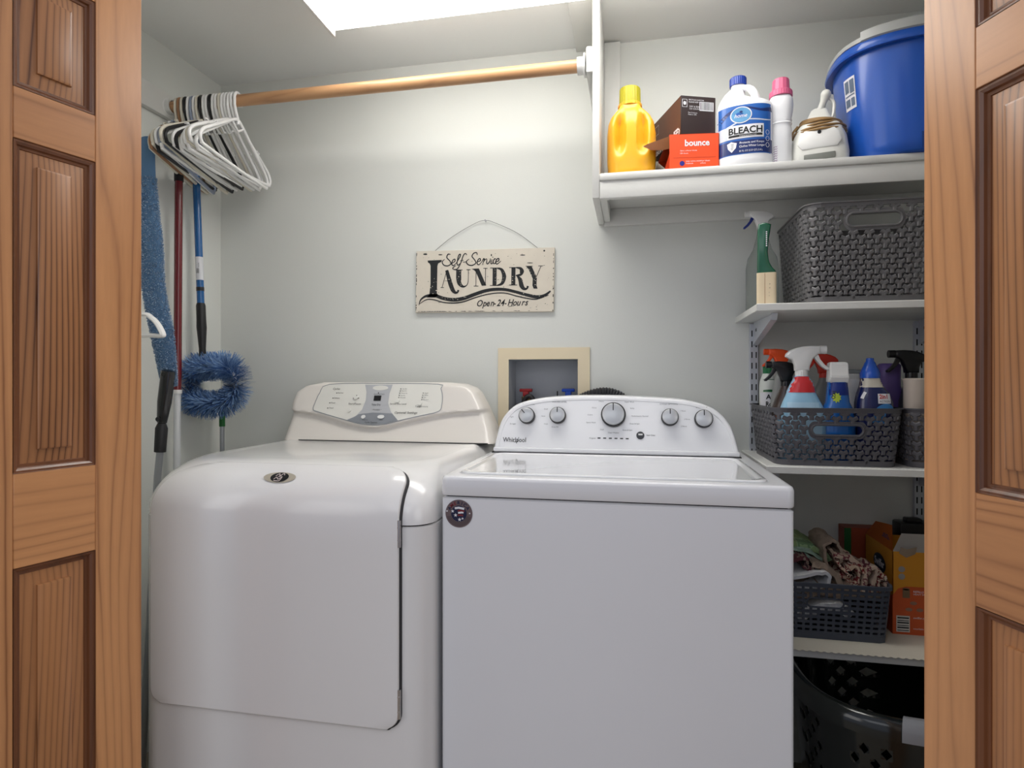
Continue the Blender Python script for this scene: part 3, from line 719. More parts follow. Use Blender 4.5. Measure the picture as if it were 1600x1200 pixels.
for side in range(40):
    Y = random.uniform(395, 960); X = 127 if side % 2 else 1438
    q.add([(X, Y), (X+random.uniform(3, 11), Y+2), (X+random.uniform(2, 9), Y+random.uniform(6, 18)), (X, Y+14)], [(0, 1, 2, 3)])
    X = random.uniform(130, 1400); q.add([(X, 966-(X-125)*.0085), (X+random.uniform(10, 60), 968-(X-125)*.0085), (X+20, 962-(X-125)*.0085)], [(0, 1, 2)])
for a in ((215, 418, 22, 8), (1355, 383, 9, 9), (365, 422, 22, 5), (1155, 425, 26, 5), (860, 425, 6, 12), (1225, 500, 30, 4)): q.ell(a[0], a[1], a[2], a[3], 7)
tag(q.build('wear_marks', sgm(.0003), INK, sg), kind='stuff')
q = P2()
for _ in range(110):
    c = random.choice([(270, 335, 640, 820), (420, 500, 560, 780), (525, 580, 570, 720), (875, 990, 550, 715), (1055, 1160, 550, 720), (1215, 1290, 560, 740), (380, 620, 820, 860), (1080, 1400, 775, 825)])
    X = random.uniform(c[0], c[1]); Y = random.uniform(c[2], c[3]); r_ = random.uniform(2, 8)
    q.poly([(X+r_*random.uniform(.5, 1)*math.cos(t), Y+r_*random.uniform(.3, .7)*math.sin(t)) for t in (0, 1, 2, 3, 4, 5)])
tag(q.build('wear_marks', sgm(.0008), SGM, sg), kind='stuff')
wz = .102
b = MB(); b.tube(smoothpath([(-.172, 0, wz-.003), (-.11, 0, wz+.045), (-.03, 0, wz+.088), (.003, 0, wz+.095), (.03, 0, wz+.088), (.11, 0, wz+.05), (.180, 0, wz-.003)], 6), .0007, 6); b.build('hanging_wire', mat('wire', (90, 90, 88), .4, .6), sg)
b = MB(); b.cyl((.003, -.006, wz+.094), (.003, .007, wz+.093), .0016, 8); b.cyl((.003, -.007, wz+.094), (.003, -.006, wz+.094), .003, 10); b.build('nail', GREYM, sg)

# ------------------------------------------------------------------ hangers
HW = mat('hanger_white', (244, 244, 243), .3, coat=.3); HB = mat('hanger_black', (28, 28, 30), .4); HT = mat('hanger_tan', (160, 118, 84), .4); HG = mat('hanger_bluegrey', (150, 160, 180), .35); HC_ = mat('hanger_cream', (226, 220, 204), .35)
def hanger_mesh(name, m, thick=.0050, notch=True):
    R0 = .0172+thick
    hook = [(0, R0*math.cos(math.radians(a)), R0*math.sin(math.radians(a))) for a in range(-25, 181, 15)]
    pts = hook+[(0, -R0*.98, -.02), (0, -R0*.55, -.04), (0, 0, -.056), (0, 0, -.072)]
    b = MB(); b.tube(pts, thick*.95, 8, up=(1, 0, 0))
    # small loop below the neck then shoulders and bar
    body = [(0, 0, -.060), (0, -.03, -.070), (0, -.10, -.110), (0, -.17, -.150), (0, -.196, -.168), (0, -.207, -.186), (0, -.200, -.202), (0, -.18, -.206), (0, 0, -.208), (0, .18, -.206), (0, .200, -.202), (0, .207, -.186), (0, .196, -.168), (0, .17, -.150), (0, .10, -.110), (0, .03, -.070)]
    b.tube(smoothpath(body, 4, True), thick, 8, True, up=(1, 0, 0))
    if notch:
        for s_ in (-1, 1): b.tube([(0, s_*.115, -.122), (0, s_*.125, -.112), (0, s_*.137, -.118)], thick*.6, 6, up=(1, 0, 0))
        b.tube([(0, -.035, -.074), (0, 0, -.094), (0, .035, -.074)], thick*.8, 6, up=(1, 0, 0))
    return b.build(name, m, None, smooth=60)
protos = {}
LABS = ['cream plastic hanger nearest the left wall on the wooden rod', 'tan plastic hanger near the left end of the bunch on the rod', 'cream plastic hanger between the tan one and the leftmost black one',
 'leftmost of the three black plastic hangers on the wooden rod', 'white plastic hanger between the leftmost black one and the blue-grey one', 'pale blue-grey plastic hanger in the middle of the bunch',
 'white plastic hanger just right of the blue-grey hanger', 'cream plastic hanger just left of the middle black hanger', 'middle one of the three black plastic hangers on the wooden rod',
 'white plastic hanger touching the middle black hanger on its right side', 'white plastic hanger touching the rightmost black hanger on its left side', 'rightmost of the three black plastic hangers on the wooden rod',
 'white plastic hanger just right of the rightmost black hanger', 'white plastic hanger just left of the rightmost cream hanger', 'rightmost of the cream plastic hangers on the wooden rod',
 'leftmost of the five white hangers at the right end of the bunch', 'second from left of the five white hangers ending the bunch', 'middle one of the five white hangers ending the bunch',
 'white hanger second from the right end of the bunch', 'white plastic hanger at the right end of the bunch, nearest the free rod']
seq = ['c', 't', 'c', 'b', 'w', 'g', 'w', 'c', 'b', 'w', 'w', 'b', 'w', 'w', 'c', 'w', 'w', 'w', 'w', 'w']
MM = {'w': HW, 'b': HB, 't': HT, 'g': HG, 'c': HC_}
LAB = {'w': 'white plastic hanger in the bunch at the left end of the wooden rod', 'b': 'black plastic hanger among the white ones on the wooden rod', 't': 'tan plastic hanger near the left end of the bunch on the rod',
       'g': 'pale blue-grey plastic hanger in the middle of the bunch', 'c': 'cream plastic hanger among the white ones on the wooden rod'}
random.seed(11)
for i, k in enumerate(seq):
    if k not in protos: o = hanger_mesh('clothes_hanger', MM[k], notch=k != 'b'); protos[k] = o
    else: o = protos[k].copy(); COL.objects.link(o)
    u = i/(len(seq)-1)
    x = -1.398+u*.211
    tilt = math.radians(random.uniform(-3.5, 3.5)) if i < 19 else 0
    o.location = (x, 1.66, 1.987)
    o.rotation_euler = (tilt, math.radians(random.uniform(-2, 2)), math.radians(19-12*u+random.uniform(-2.2, 2.2) if i < 19 else 9))
    lab = LABS[i]
    tag(o, lab, 'hanger', 'hangers on the wooden rod')

# ------------------------------------------------------------------ mops and dusters in the left corner
BLUEP = mat('blue_pole', (26, 92, 152), .25, coat=.5); REDP = mat('maroon_pole', (104, 24, 32), .25, coat=.5); GRIP = mat('black_grip', (34, 34, 36), .45)
WPOLE = mat('white_pole', (212, 214, 216), .3); SILP = mat('silver_pole', (176, 180, 186), .3, .6)
def seg(b, A, B_, t0, t1, r0, r1=None, n=16):
    A = Vector(A); B_ = Vector(B_); b.cyl(A.lerp(B_, t0), A.lerp(B_, t1), r0, n, r1); return b
# red pole
A = Vector((-1.40, 1.667, 1.795)); B_ = Vector((-1.396, 1.645, .0))
t = thing('mop_pole', 'maroon and white broom pole with black end cap standing left of the blue duster pole', 'pole', (B_.x, B_.y, 0))
def pt(z): return (A.z-z)/A.z
zj = 1.13-20/950*1.90
seg(MB(), A, B_, 0, .022, .0135).build('end_cap', GRIP, t, world=True)
seg(MB(), A, B_, .022, pt(zj+.012), .0118).build('pole', REDP, t, world=True)
seg(MB(), A, B_, pt(zj+.012), pt(zj), .0135).build('collar', WPLAST, t, world=True)
seg(MB(), A, B_, pt(zj), 1, .0102).build('lower_pole', WPOLE, t, world=True)
# blue pole duster
A = at(306, 262, 1.757); B_ = at(316.5, 552, 1.757)
t = thing('ceiling_duster', 'blue fluffy ring duster hanging head down on a blue pole with black grip', 'duster', (B_.x, B_.y, B_.z))
hh = A.z-B_.z
def tz(py): return (A.z-at(312, py, 1.757).z)/hh
b = seg(MB(), A, B_, 0, tz(476), .0115); b.build('pole', BLUEP, t, world=True)
b = seg(MB(), A, B_, tz(402), tz(438), .0121); o = b.build('label', mat('white_label', (214, 216, 220), .5), t, world=True)
q = P2(); 
for i in range(9): q.rect(-.006+i*.0013, -.0055+i*.0013, -.008, .008)
for i in range(4): q.rect(-.007, .005, .012+i*.004, .0135+i*.004)
lc = A.lerp(B_, tz(424)); q.build('label_print', lambda x, z: (lc.x+.002+x, lc.y-math.sqrt(max(0, .0123**2-x*x))-.0002, lc.z+z), INK, t, True)
seg(MB(), A, B_, tz(449), tz(455), .0122).build('band', GRIP, t, world=True)
D = (B_-A).normalized(); gp = [A.lerp(B_, tz(y)) for y in (474, 478, 500, 512, 535, 545, 556)]
b = MB(); b.tube(gp, [.0125, .0145, .0145, .0155, .012, .0105, .011], 18); b.build('grip', GRIP, t, world=True)
b = MB(); b.cyl(gp[-1], gp[-1]+Vector((.003, 0, -.022)), .008, 12); b.build('joint', WPOLE, t, world=True)
def fuzzmat(name, c1, c2):
    m, nt, p = newmat(name); N = nt.nodes; L = nt.links
    g = N.new('ShaderNodeNewGeometry'); r = N.new('ShaderNodeMix'); r.data_type = 'RGBA'; r.inputs['A'].default_value = srgb(*c1); r.inputs['B'].default_value = srgb(*c2)
    L.new(g.outputs['Random Per Island'], r.inputs['Factor']); L.new(r.outputs['Result'], p.inputs['Base Color']); p.inputs['Roughness'].default_value = .8
    return m
FZ = fuzzmat('blue_bristle', (44, 92, 160), (150, 184, 220))
ctr = at(330, 600, 1.765)
random.seed(5)
ring = smoothpath([(ctr.x+a, ctr.y+c, ctr.z+d) for a, c, d in ((-.01, 0, .050), (-.065, .01, .045), (-.094, .01, 0), (-.07, 0, -.048), (0, -.01, -.060), (.065, -.01, -.052), (.100, -.01, -.005), (.072, -.01, .050), (.02, 0, .050))], 10, True)
MB().tube(ring, .006, 8, True).build('wire_ring', WPOLE, t, world=True)
vs = []; fs = []; n = len(ring)
for _ in range(6500):
    i = random.randrange(n); P_ = ring[i].lerp(ring[(i+1) % n], random.random()); d = (ring[(i+1) % n]-ring[i-1]).normalized()
    v = Vector((random.gauss(0, 1), random.gauss(0, 1), random.gauss(0, 1))); v = (v-d*v.dot(d)); v.normalize()
    outw = (P_-ctr); outw.y = 0; outw.normalize()
    L_ = random.uniform(.044, .060)*(.74 if v.dot(outw) < -.3 else 1)
    v = (v+d*random.uniform(-.25, .25)); s_ = v.cross(d).normalized()*.0011
    k = len(vs); e = P_+v*L_
    vs += [P_-s_, P_+s_, e+s_*.7, e-s_*.7]; fs.append((k, k+1, k+2, k+3))
b = MB(); b.add(vs, fs); tag(b.build('bristles', FZ, t, smooth=0, world=True, recalc=False), kind='stuff')
# green and silver pole
A = Vector((-1.384, 1.85, 1.10)); B_ = Vector((-1.375, 1.84, 0))
t = thing('green_pole', 'thin silver pole with green upper end standing in the back left corner', 'pole', (B_.x, B_.y, 0))
seg(MB(), A, B_, 0, .115, .0095).build('green_sleeve', mat('green_plastic', (28, 104, 46), .4), t, world=True)
seg(MB(), A, B_, .115, 1, .0075).build('pole', SILP, t, world=True)
# long fuzzy blue duster with black jointed handle
t = thing('extendable_duster', 'long fuzzy blue duster pad on a black jointed handle, propped on the left wall', 'duster', (-1.335, 1.50, 0))
FZ2 = fuzzmat('slate_fuzz', (104, 136, 170), (170, 190, 212)); FZ3 = mat('blue_backing', (92, 128, 166), .8, bump=.5, bscale=300)
pad = [at(231, 215, 1.53), at(229, 300, 1.52), at(236, 380, 1.51), at(240, 450, 1.505), at(253, 520, 1.50), at(262, 580, 1.50), at(266, 604, 1.50)]
wid = [.020, .034, .036, .036, .036, .026, .016]
PP = smoothpath(pad, 8); nn = len(PP)
b = MB(); lo = []
for i, p_ in enumerate(PP):
    u = i/(nn-1)*(len(wid)-1); k = min(int(u), len(wid)-2); w_ = wid[k]*(1-u+k)+wid[k+1]*(u-k)
    lo.append([(p_.x+w_*math.cos(a), p_.y+.010*math.sin(a), p_.z) for a in [2*math.pi*j/14 for j in range(14)]])
b.loft(lo); b.build('pad', FZ3, t, world=True)
vs = []; fs = []
for _ in range(11000):
    i = random.uniform(6, nn-2); k = int(i); p_ = PP[k].lerp(PP[k+1], i-k); u = i/(nn-1)*(len(wid)-1); kk = min(int(u), len(wid)-2); w_ = wid[kk]*(1-u+kk)+wid[kk+1]*(u-kk)
    a = random.uniform(0, 2*math.pi); q_ = Vector((p_.x+w_*math.cos(a), p_.y+.010*math.sin(a), p_.z)); v = Vector((math.cos(a)+random.gauss(0, .5), math.sin(a)+random.gauss(0, .5), random.gauss(0, .6))).normalized()
    s_ = v.cross(Vector((random.gauss(0, 1), random.gauss(0, 1), random.gauss(0, 1)))).normalized()*.0010; e = q_+v*random.uniform(.0025, .0055); k0 = len(vs)
    vs += [q_-s_, q_+s_, e+s_, e-s_]; fs.append((k0, k0+1, k0+2, k0+3))
b = MB(); b.add(vs, fs); tag(b.build('fibres', FZ2, t, smooth=0, world=True, recalc=False), kind='stuff')
hA = at(263, 580, 1.485); hB = at(253, 660, 1.485); hC = at(250, 706, 1.485); hD = at(246, 746, 1.485)
BG = mat('gloss_black', (18, 20, 24), .15, coat=.6)
b = MB(); b.tube([hA+Vector((.001, 0, .004)), hA, hA.lerp(hB, .15), hA.lerp(hB, .6), hB, hB-Vector((0, 0, .006))], [.010, .018, .0185, .0185, .013, .006], 16); o = b.build('handle', BG, t, world=True)
for c_ in (hA.lerp(hB, .06), hA.lerp(hB, .93)):
    b = MB(); b.cyl(c_+Vector((0, -.019, 0)), c_+Vector((0, -.012, 0)), .006, 14); b.build('pivot', GRIP, o, world=True)
b = MB(); b.tube([hB, hB.lerp(hC, .2), hC], [.010, .0165, .0155], 12); b.build('sleeve', GRIP, t, world=True)
b = MB(); e = Vector((hD.x-.07, hD.y+.02, 0)); b.tube([hC, hD, e], .0095, 12); b.build('pole', SILP, t, world=True)
# white hook bracket on the left wall
t_ = [at(222, 491, 1.42), at(236, 496, 1.42), at(246, 506, 1.42), at(254, 521, 1.42), at(252, 525, 1.42), at(238, 524, 1.42), at(222, 524, 1.42)]
w0 = Vector((XL, 1.42, t_[0].z+.002)); w1 = Vector((XL, 1.42, t_[-1].z))
b = MB(); b.tube(smoothpath([w0]+t_+[w1], 5), .0062, 8, up=(0, 1, 0), flat=1.6); b.box(XL, XL+.006, 1.40, 1.44, w1.z-.03, w0.z+.02, .002)
tag(b.build('wall_hook', HW), 'white plastic loop hook reaching out from the left wall', 'hook')
# ------------------------------------------------------------------ wire-free shelves at the right
LINER = mat('shelf_liner', (206, 200, 186), .6, bump=.3, bscale=500)
STD = mat('white_steel', (196, 200, 208), .35, .2)
def shelf(label, x0, y0, zt, th=.019, brackets=True, cut=0):
    t = thing('shelf', label, 'shelf', ((x0+XR)/2, (y0+YB)/2, zt-th))
    b = MB()
    out = [(x0+cut, y0), (XR, y0), (XR, YB), (x0, YB), (x0, YB-.02)]
    if cut: out = [(x0+cut, y0), (XR, y0), (XR, YB), (x0, YB)]
    lo = lambda z, i: [(p_[0]+(i if p_[0] < 1 else 0), p_[1]+(i if p_[1] < YB-.03 else 0), z) for p_ in out]
    b.loft([lo(zt-th, .001), lo(zt-th+.001, 0), lo(zt-.002, 0), lo(zt, .002)]); b.build('board', TRIM, t, world=True)
    if brackets:
        for bx in (.352, .795):
            if bx == .795 and not brackets: continue
            bb = MB(); zz = zt-th
            prof = [(y0+.05, zz-.001), (YB-.012, zz-.001), (YB-.012, zz-.070), (YB-.03, zz-.068), (y0+.06, zz-.016)]
            bb.add([(bx-.001, a, c) for a, c in prof]+[(bx+.001, a, c) for a, c in prof], [(0, 1, 2, 3, 4), (9, 8, 7, 6, 5)]+[(i, (i+1) % 5, 5+(i+1) % 5, 5+i) for i in range(5)])
            for p0, p1 in (((y0+.06, zz-.016), (YB-.03, zz-.068)), ((y0+.05, zz-.001), (y0+.06, zz-.016))):
                bb.add([(bx-.008, p0[0], p0[1]), (bx+.008, p0[0], p0[1]), (bx+.008, p1[0], p1[1]), (bx-.008, p1[0], p1[1]), (bx-.008, p0[0], p0[1]-.002), (bx+.008, p0[0], p0[1]-.002), (bx+.008, p1[0], p1[1]-.002), (bx-.008, p1[0], p1[1]-.002)],
                       [(0, 1, 2, 3), (7, 6, 5, 4), (0, 4, 5, 1), (2, 6, 7, 3), (1, 5, 6, 2), (3, 7, 4, 0)])
            br = bb.build('bracket', STD, t, world=True)
            bb = MB(); bb.box(bx-.0015, bx+.0015, YB-.055, YB-.051, zz-.030, zz-.020); bb.box(bx-.0015, bx+.0015, YB-.047, YB-.042, zz-.030, zz-.022); bb.build('hole', DARK, br, world=True)
    return t
shelf('white painted shelf under the upper shelf, carrying the tall grey basket', .300, 1.60, 1.322, .018, True)
shelf('white painted shelf at the height of the washer top, carrying the basket of sprays', .318, 1.58, .922, .018, True)
sh4 = shelf('lowest white shelf with beige liner, carrying the slate basket of cloths', .318, 1.52, .505, .018, True)
b = MB(); b.box(.320, XR-.002, 1.515, YB-.002, .505, .5062); 
for i in range(60): b.cyl((.33+i*.0155, 1.516, .5050), (.33+i*.0155, 1.516, .5060), .0055, 8)
b.build('liner', LINER, sh4, world=True)
for i, bx in enumerate((.352, .795)):
    t = thing('shelf_standard', ('white slotted steel shelf upright beside the spray bottle basket', 'white slotted steel shelf upright behind the right door leaf')[i], 'shelf upright', (bx, YB-.006, .40))
    b = MB(); b.box(bx-.0125, bx+.0125, YB-.012, YB, .20, 1.30, .0015, 1); b.build('channel', STD, t, world=True)
    z = .43
    while z < 1.28:
        for dx in (-.006, .006):
            b = MB(); b.box(bx+dx-.0016, bx+dx+.0016, YB-.0126, YB-.010, z, z+.018); b.build('slot', DARK, t, world=True)
        z += .032

# ------------------------------------------------------------------ baskets
GB = mat('grey_plastic', (104, 103, 104), .42, var=.03); GB2 = mat('charcoal_plastic', (84, 83, 88), .42, var=.03); SLB = mat('slate_plastic', (66, 72, 84), .45, var=.03)
def perim(hx, hy, r, u):
    """u in metres along rounded rectangle of half sizes hx,hy starting at front left corner end going +x (front), then right, back, left"""
    segs = [('l', 2*hx-2*r), ('a', math.pi*r/2), ('l', 2*hy-2*r), ('a', math.pi*r/2)]*2
    segs = [('l', 2*hx-2*r), ('a', math.pi*r/2), ('l', 2*hy-2*r), ('a', math.pi*r/2), ('l', 2*hx-2*r), ('a', math.pi*r/2), ('l', 2*hy-2*r), ('a', math.pi*r/2)]
    x, y, h = -hx+r, -hy, 0.0
    for k, (ty, L_) in enumerate(segs):
        if u <= L_ or k == 7:
            if ty == 'l': return x+math.cos(h)*u, y+math.sin(h)*u, math.sin(h), -math.cos(h)
            a = u/r; cx = x-math.sin(h)*r; cy = y+math.cos(h)*r
            return cx+r*math.sin(h+a), cy-r*math.cos(h+a), math.sin(h+a), -math.cos(h+a)
        u -= L_
        if ty == 'l': x += math.cos(h)*L_; y += math.sin(h)*L_
        else:
            cx = x-math.sin(h)*r; cy = y+math.cos(h)*r; h += math.pi/2; x = cx+r*math.sin(h); y = cy-r*math.cos(h)
    return x, y, 0, -1
class Bask:
    def __init__(s, w, d, h, taper, r=.03):
        s.hx, s.hy, s.h, s.t, s.r = w/2, d/2, h, taper, r; s.P = 4*(s.hx+s.hy)-8*r+2*math.pi*r
    def p(s, u, v, off=0):
        k = 1-s.t*(1-v/s.h)/s.hx
        x, y, nx, ny = perim(s.hx, s.hy, s.r, u % s.P)
        return (x*k+nx*off, y*(1-s.t*(1-v/s.h)/s.hy)+ny*off, v)
    def band(s, v0, v1, t, n=72, u0=None, u1=None):
        b = MB(); cl = u0 is None
        us = [s.P*i/n for i in range(n)] if cl else [u0+(u1-u0)*i/n for i in range(n+1)]
        loops = [[s.p(u, v0, 0), s.p(u, v0, t), s.p(u, v1, t), s.p(u, v1, 0)] for u in us]
        if cl: loops.append(loops[0]); b.loft(loops, False, False)
        else: b.loft(loops)
        return b
def yweave(name, label, loc, w, d, h, taper, m, rz=0, handle=None, rim=.008, cw=.0182, ch=.0228, group=None):
    t = thing(name, label, 'basket', loc, rz, group); B = Bask(w, d, h, taper)
    B.band(h-.012, h, .004).build('rim', m, t)
    b = B.band(h-.003, h, .008); b.build('rim_lip', m, t)
    B.band(0, .014, .004).build('base_band', m, t)
    b = MB(); fl = [B.p(B.P*i/48, .003, 0) for i in range(48)]; b.loft([fl, [(x, y, .001) for x, y, z in fl]]); b.build('floor_panel', m, t)
    ncol = int(B.P/cw/2)*2; cw2 = B.P/ncol; nrow = int((h-.024)/ch); ch2 = (h-.024)/nrow
    vs = []; fs = []
    fw = 2*B.hx-2*B.r
    for i in range(ncol):
        for j in range(nrow+1):
            u = i*cw2; v = .013+(j+.5+(.5 if i % 2 else 0))*ch2-ch2*.25
            if v > h-.010 or v < .012: continue
            if handle and abs(u-fw/2) < handle[0]+.006 and abs(v-handle[2]) < handle[1]+.007: continue
            L3 = ((-90, ch2*.56), (28, cw2*.62), (152, cw2*.62)); hw = .0054
            def ring(sc, off, hwk):
                o_ = []
                for k, (a, L_) in enumerate(L3):
                    a = math.radians(a); c, q_ = math.cos(a), math.sin(a)
                    o_ += [(L_*sc*c+hwk*q_, L_*sc*q_-hwk*c), (L_*sc*c-hwk*q_, L_*sc*q_+hwk*c)]
                    a2 = a+math.radians((118/2 if k == 0 else 62 if k == 1 else 59)); o_.append((hwk*1.15*math.cos(a2), hwk*1.15*math.sin(a2)))
                return [B.p(u+x, v+y, off) for x, y in o_]
            k0 = len(vs); vs += ring(1, 0, hw)+ring(1, .0018, hw)+ring(.92, .0040, hw*.5)
            for l_ in (0, 1):
                for q_ in range(9): fs.append((k0+l_*9+q_, k0+l_*9+(q_+1) % 9, k0+(l_+1)*9+(q_+1) % 9, k0+(l_+1)*9+q_))
            fs.append(tuple(k0+18+q_ for q_ in range(9))); fs.append(tuple(k0+q_ for q_ in range(8, -1, -1)))
    b = MB(); b.add(vs, fs); tag(b.build('lattice', m, t, smooth=25, recalc=False), kind='stuff')
    if handle:
        a, c, vz = handle; u = fw/2
        pts = [(u+(a-c)*sx_+c*math.cos(math.radians(an)), vz+c*math.sin(math.radians(an))) for sx_, rng in ((1, range(-90, 91, 15)), (-1, range(90, 271, 15))) for an in rng]
        b = MB(); b.tube([B.p(x, y, .002) for x, y in pts], .0034, 8, True); b.build('handle_ring', m, t)
        q = MB(); n_ = len(pts)
        big = [(u+(x-u)*1.13, vz+(y-vz)*1.55) for x, y in pts]
        q.loft([[B.p(x, y, .001) for x, y in pts], [B.p(x, y, .0022) for x, y in pts], [B.p(x, y, .0022) for x, y in big], [B.p(x, y, .001) for x, y in big]], False, False)
        q.build('handle_surround', m, t)
    return t
yweave('storage_basket', 'tall grey woven-look basket on the shelf under the bleach and bin', (.567, 1.758, 1.322), .300, .312, .242, .014, GB, handle=(.062, .0165, .197))
yweave('storage_basket', 'charcoal basket full of spray bottles on the shelf beside the washer', (.484, 1.745, .922), .292, .300, .142, .013, GB2, handle=(.060, .0135, .088), cw=.0185, ch=.0225)
yweave('storage_basket', 'charcoal basket cut off by the right door leaf, next to the one full of sprays', (.790, 1.750, .922), .292, .300, .142, .013, GB2, handle=(.060, .0135, .088), cw=.0185, ch=.0225)
# slate basket with rectangular slots
t = thing('slotted_basket', 'slate basket with rectangular slots holding folded cloths on the lowest shelf', 'basket', (.452, 1.715, .5062))
B = Bask(.292, .270, .137, .010, .016)
nr = 9; rows = [.012+i*(.118-.012)/nr for i in range(nr+1)]
fw = 2*B.hx-2*B.r
B.band(.128, .137, .006).build('rim', SLB, t); B.band(0, .014, .003).build('base_band', SLB, t)
b = MB(); fl = [B.p(B.P*i/48, .003, 0) for i in range(48)]; b.loft([fl, [(x, y, .001) for x, y, z in fl]]); b.build('floor_panel', SLB, t)
hd = (fw/2, .042)
hv0, hv1 = .078, .100
b = MB()
for i in range(nr+1):
    z = .012+i*.0128
    if hv0-.004 < z+.003 < hv1+.006:
        if z+.003 < hv0+.004 or z > hv1-.004: pass
        us = (hd[0]+hd[1], hd[0]-hd[1]+B.P)
        loops = [[B.p(u, z, 0), B.p(u, z, .0025), B.p(u, z+.0072, .0025), B.p(u, z+.0072, 0)] for u in [us[0]+(us[1]-us[0])*k/60 for k in range(61)]]
        b.loft(loops)
    else:
        loops = [[B.p(u, z, 0), B.p(u, z, .0025), B.p(u, z+.0072, .0025), B.p(u, z+.0072, 0)] for u in [B.P*k/64 for k in range(64)]]; loops.append(loops[0]); b.loft(loops, False, False)
tag(b.build('lattice', SLB, t), kind='stuff')
b = MB(); npost = 62
for k in range(npost):
    u = B.P*(k+.5)/npost; inh = abs(u-hd[0]) < hd[1]
    for v0, v1 in (((.01, hv0), (hv1, .13)) if inh else ((.01, .13),)):
        b.loft([[B.p(u-.0032, v0, .0004), B.p(u-.0032, v0, .0021), B.p(u+.0032, v0, .0021), B.p(u+.0032, v0, .0004)], [B.p(u-.0032, v1, .0004), B.p(u-.0032, v1, .0021), B.p(u+.0032, v1, .0021), B.p(u+.0032, v1, .0004)]])
tag(b.build('lattice_posts', SLB, t), kind='stuff')
b = MB(); c = .011; pts = [(hd[0]+(hd[1]-c)*sx_+c*math.cos(math.radians(an)), (hv0+hv1)/2+c*math.sin(math.radians(an))) for sx_, rng in ((1, range(-90, 91, 15)), (-1, range(90, 271, 15))) for an in rng]
b.tube([B.p(x, y, .002) for x, y in pts], .0022, 6, True); b.build('handle_ring', SLB, t)

# ------------------------------------------------------------------ bottles
def bottle(name, label, cat, loc, secs, m, rz=0, n=3, N=40, part='body', disp=None, group=None):
    """secs: (z, a, b, dx[, n])"""
    t = thing(name, label, cat, loc, rz, group)
    Zs = []; 
    lo = []
    for k in range(len(secs)-1):
        s0, s1 = secs[k], secs[k+1]; st = max(1, int(abs(s1[0]-s0[0])/.012)) if disp else 1
        for q_ in range(st):
            f_ = q_/st; lo.append([s0[i]*(1-f_)+s1[i]*f_ for i in range(4)])
    lo.append(list(secs[-1][:4]))
    loops = []
    for z, a, bb, dx in lo:
        L_ = sup(dx, 0, z, a, bb, n, N)
        if disp: L_ = [disp(x, y, z) for x, y, z in L_]
        loops.append(L_)
    b = MB(); b.loft(loops); b.build(part, m, t, smooth=50)
    t['_'] = 0; del t['_']
    def surf(off, xc=0):
        def f(x, z):
            for k in range(len(secs)-1):
                if secs[k][0] <= z <= secs[k+1][0]: break
            s0, s1 = secs[k], secs[k+1]; f_ = (z-s0[0])/(s1[0]-s0[0]+1e-9); f_ = min(1, max(0, f_))
            a = s0[1]*(1-f_)+s1[1]*f_; bb = s0[2]*(1-f_)+s1[2]*f_; dx = s0[3]*(1-f_)+s1[3]*f_
            u = min(.9995, abs((x-dx)/a))
            x = dx+math.copysign(u*a, x-dx) if abs(x-dx) > a*.9995 else x
            return (x, -(bb*(1-u**n)**(1/n))-off, z)
        return f
    return t, surf
def cap(parent, z0, z1, r, m, dx=0, ribs=28, r1=None, name='cap', dy=0):
    b = MB(); r1 = r1 or r; n = ribs*2
    loops = []
    for rr, z, rb in ((r, z0, 1), (r, z0+.002, 1), (r1, z1-.002, 1), (r1*.93, z1, 0)):
        loops.append([(dx+(rr-(.0007 if i % 2 and rb else 0))*math.cos(2*math.pi*i/n), dy+(rr-(.0007 if i % 2 and rb else 0))*math.sin(2*math.pi*i/n), z) for i in range(n)])
    b.loft(loops); return b.build(name, m, parent, smooth=20)
YEL = mat('yellow_plastic', (244, 178, 38), .32, coat=.3, var=.01); YCAP = mat('yellow_cap', (176, 166, 24), .35)
def ydisp(x, y, z):
    if .055 < z < .175 and y < 0:
        ax = abs(x); w = max(0, 1-abs(ax-.031)/.019)
        e = min(1, (z-.055)/.03, (.175-z)/.02)
        k = w*w*(3-2*w)*max(0, e); y += k*.026
    return (x, y, z)
SU = 1.685
t, sf = bottle('detergent_bottle', 'yellow detergent jug with yellow-green cap, leftmost on the upper shelf', 'bottle', (-.006, 1.715, SU), [(0, .058, .042, 0), (.004, .063, .047, 0), (.05, .066, .050, 0), (.12, .066, .050, 0), (.15, .062, .048, -.001), (.168, .054, .043, -.002), (.182, .042, .036, -.003), (.192, .032, .030, -.004), (.200, .029, .029, -.004)], YEL, n=3, N=72, disp=ydisp)
cap(t, .200, .208, .033, YEL, dx=-.004, name='collar'); cap(t, .206, .252, .0295, YCAP, dx=-.004, r1=.0285)
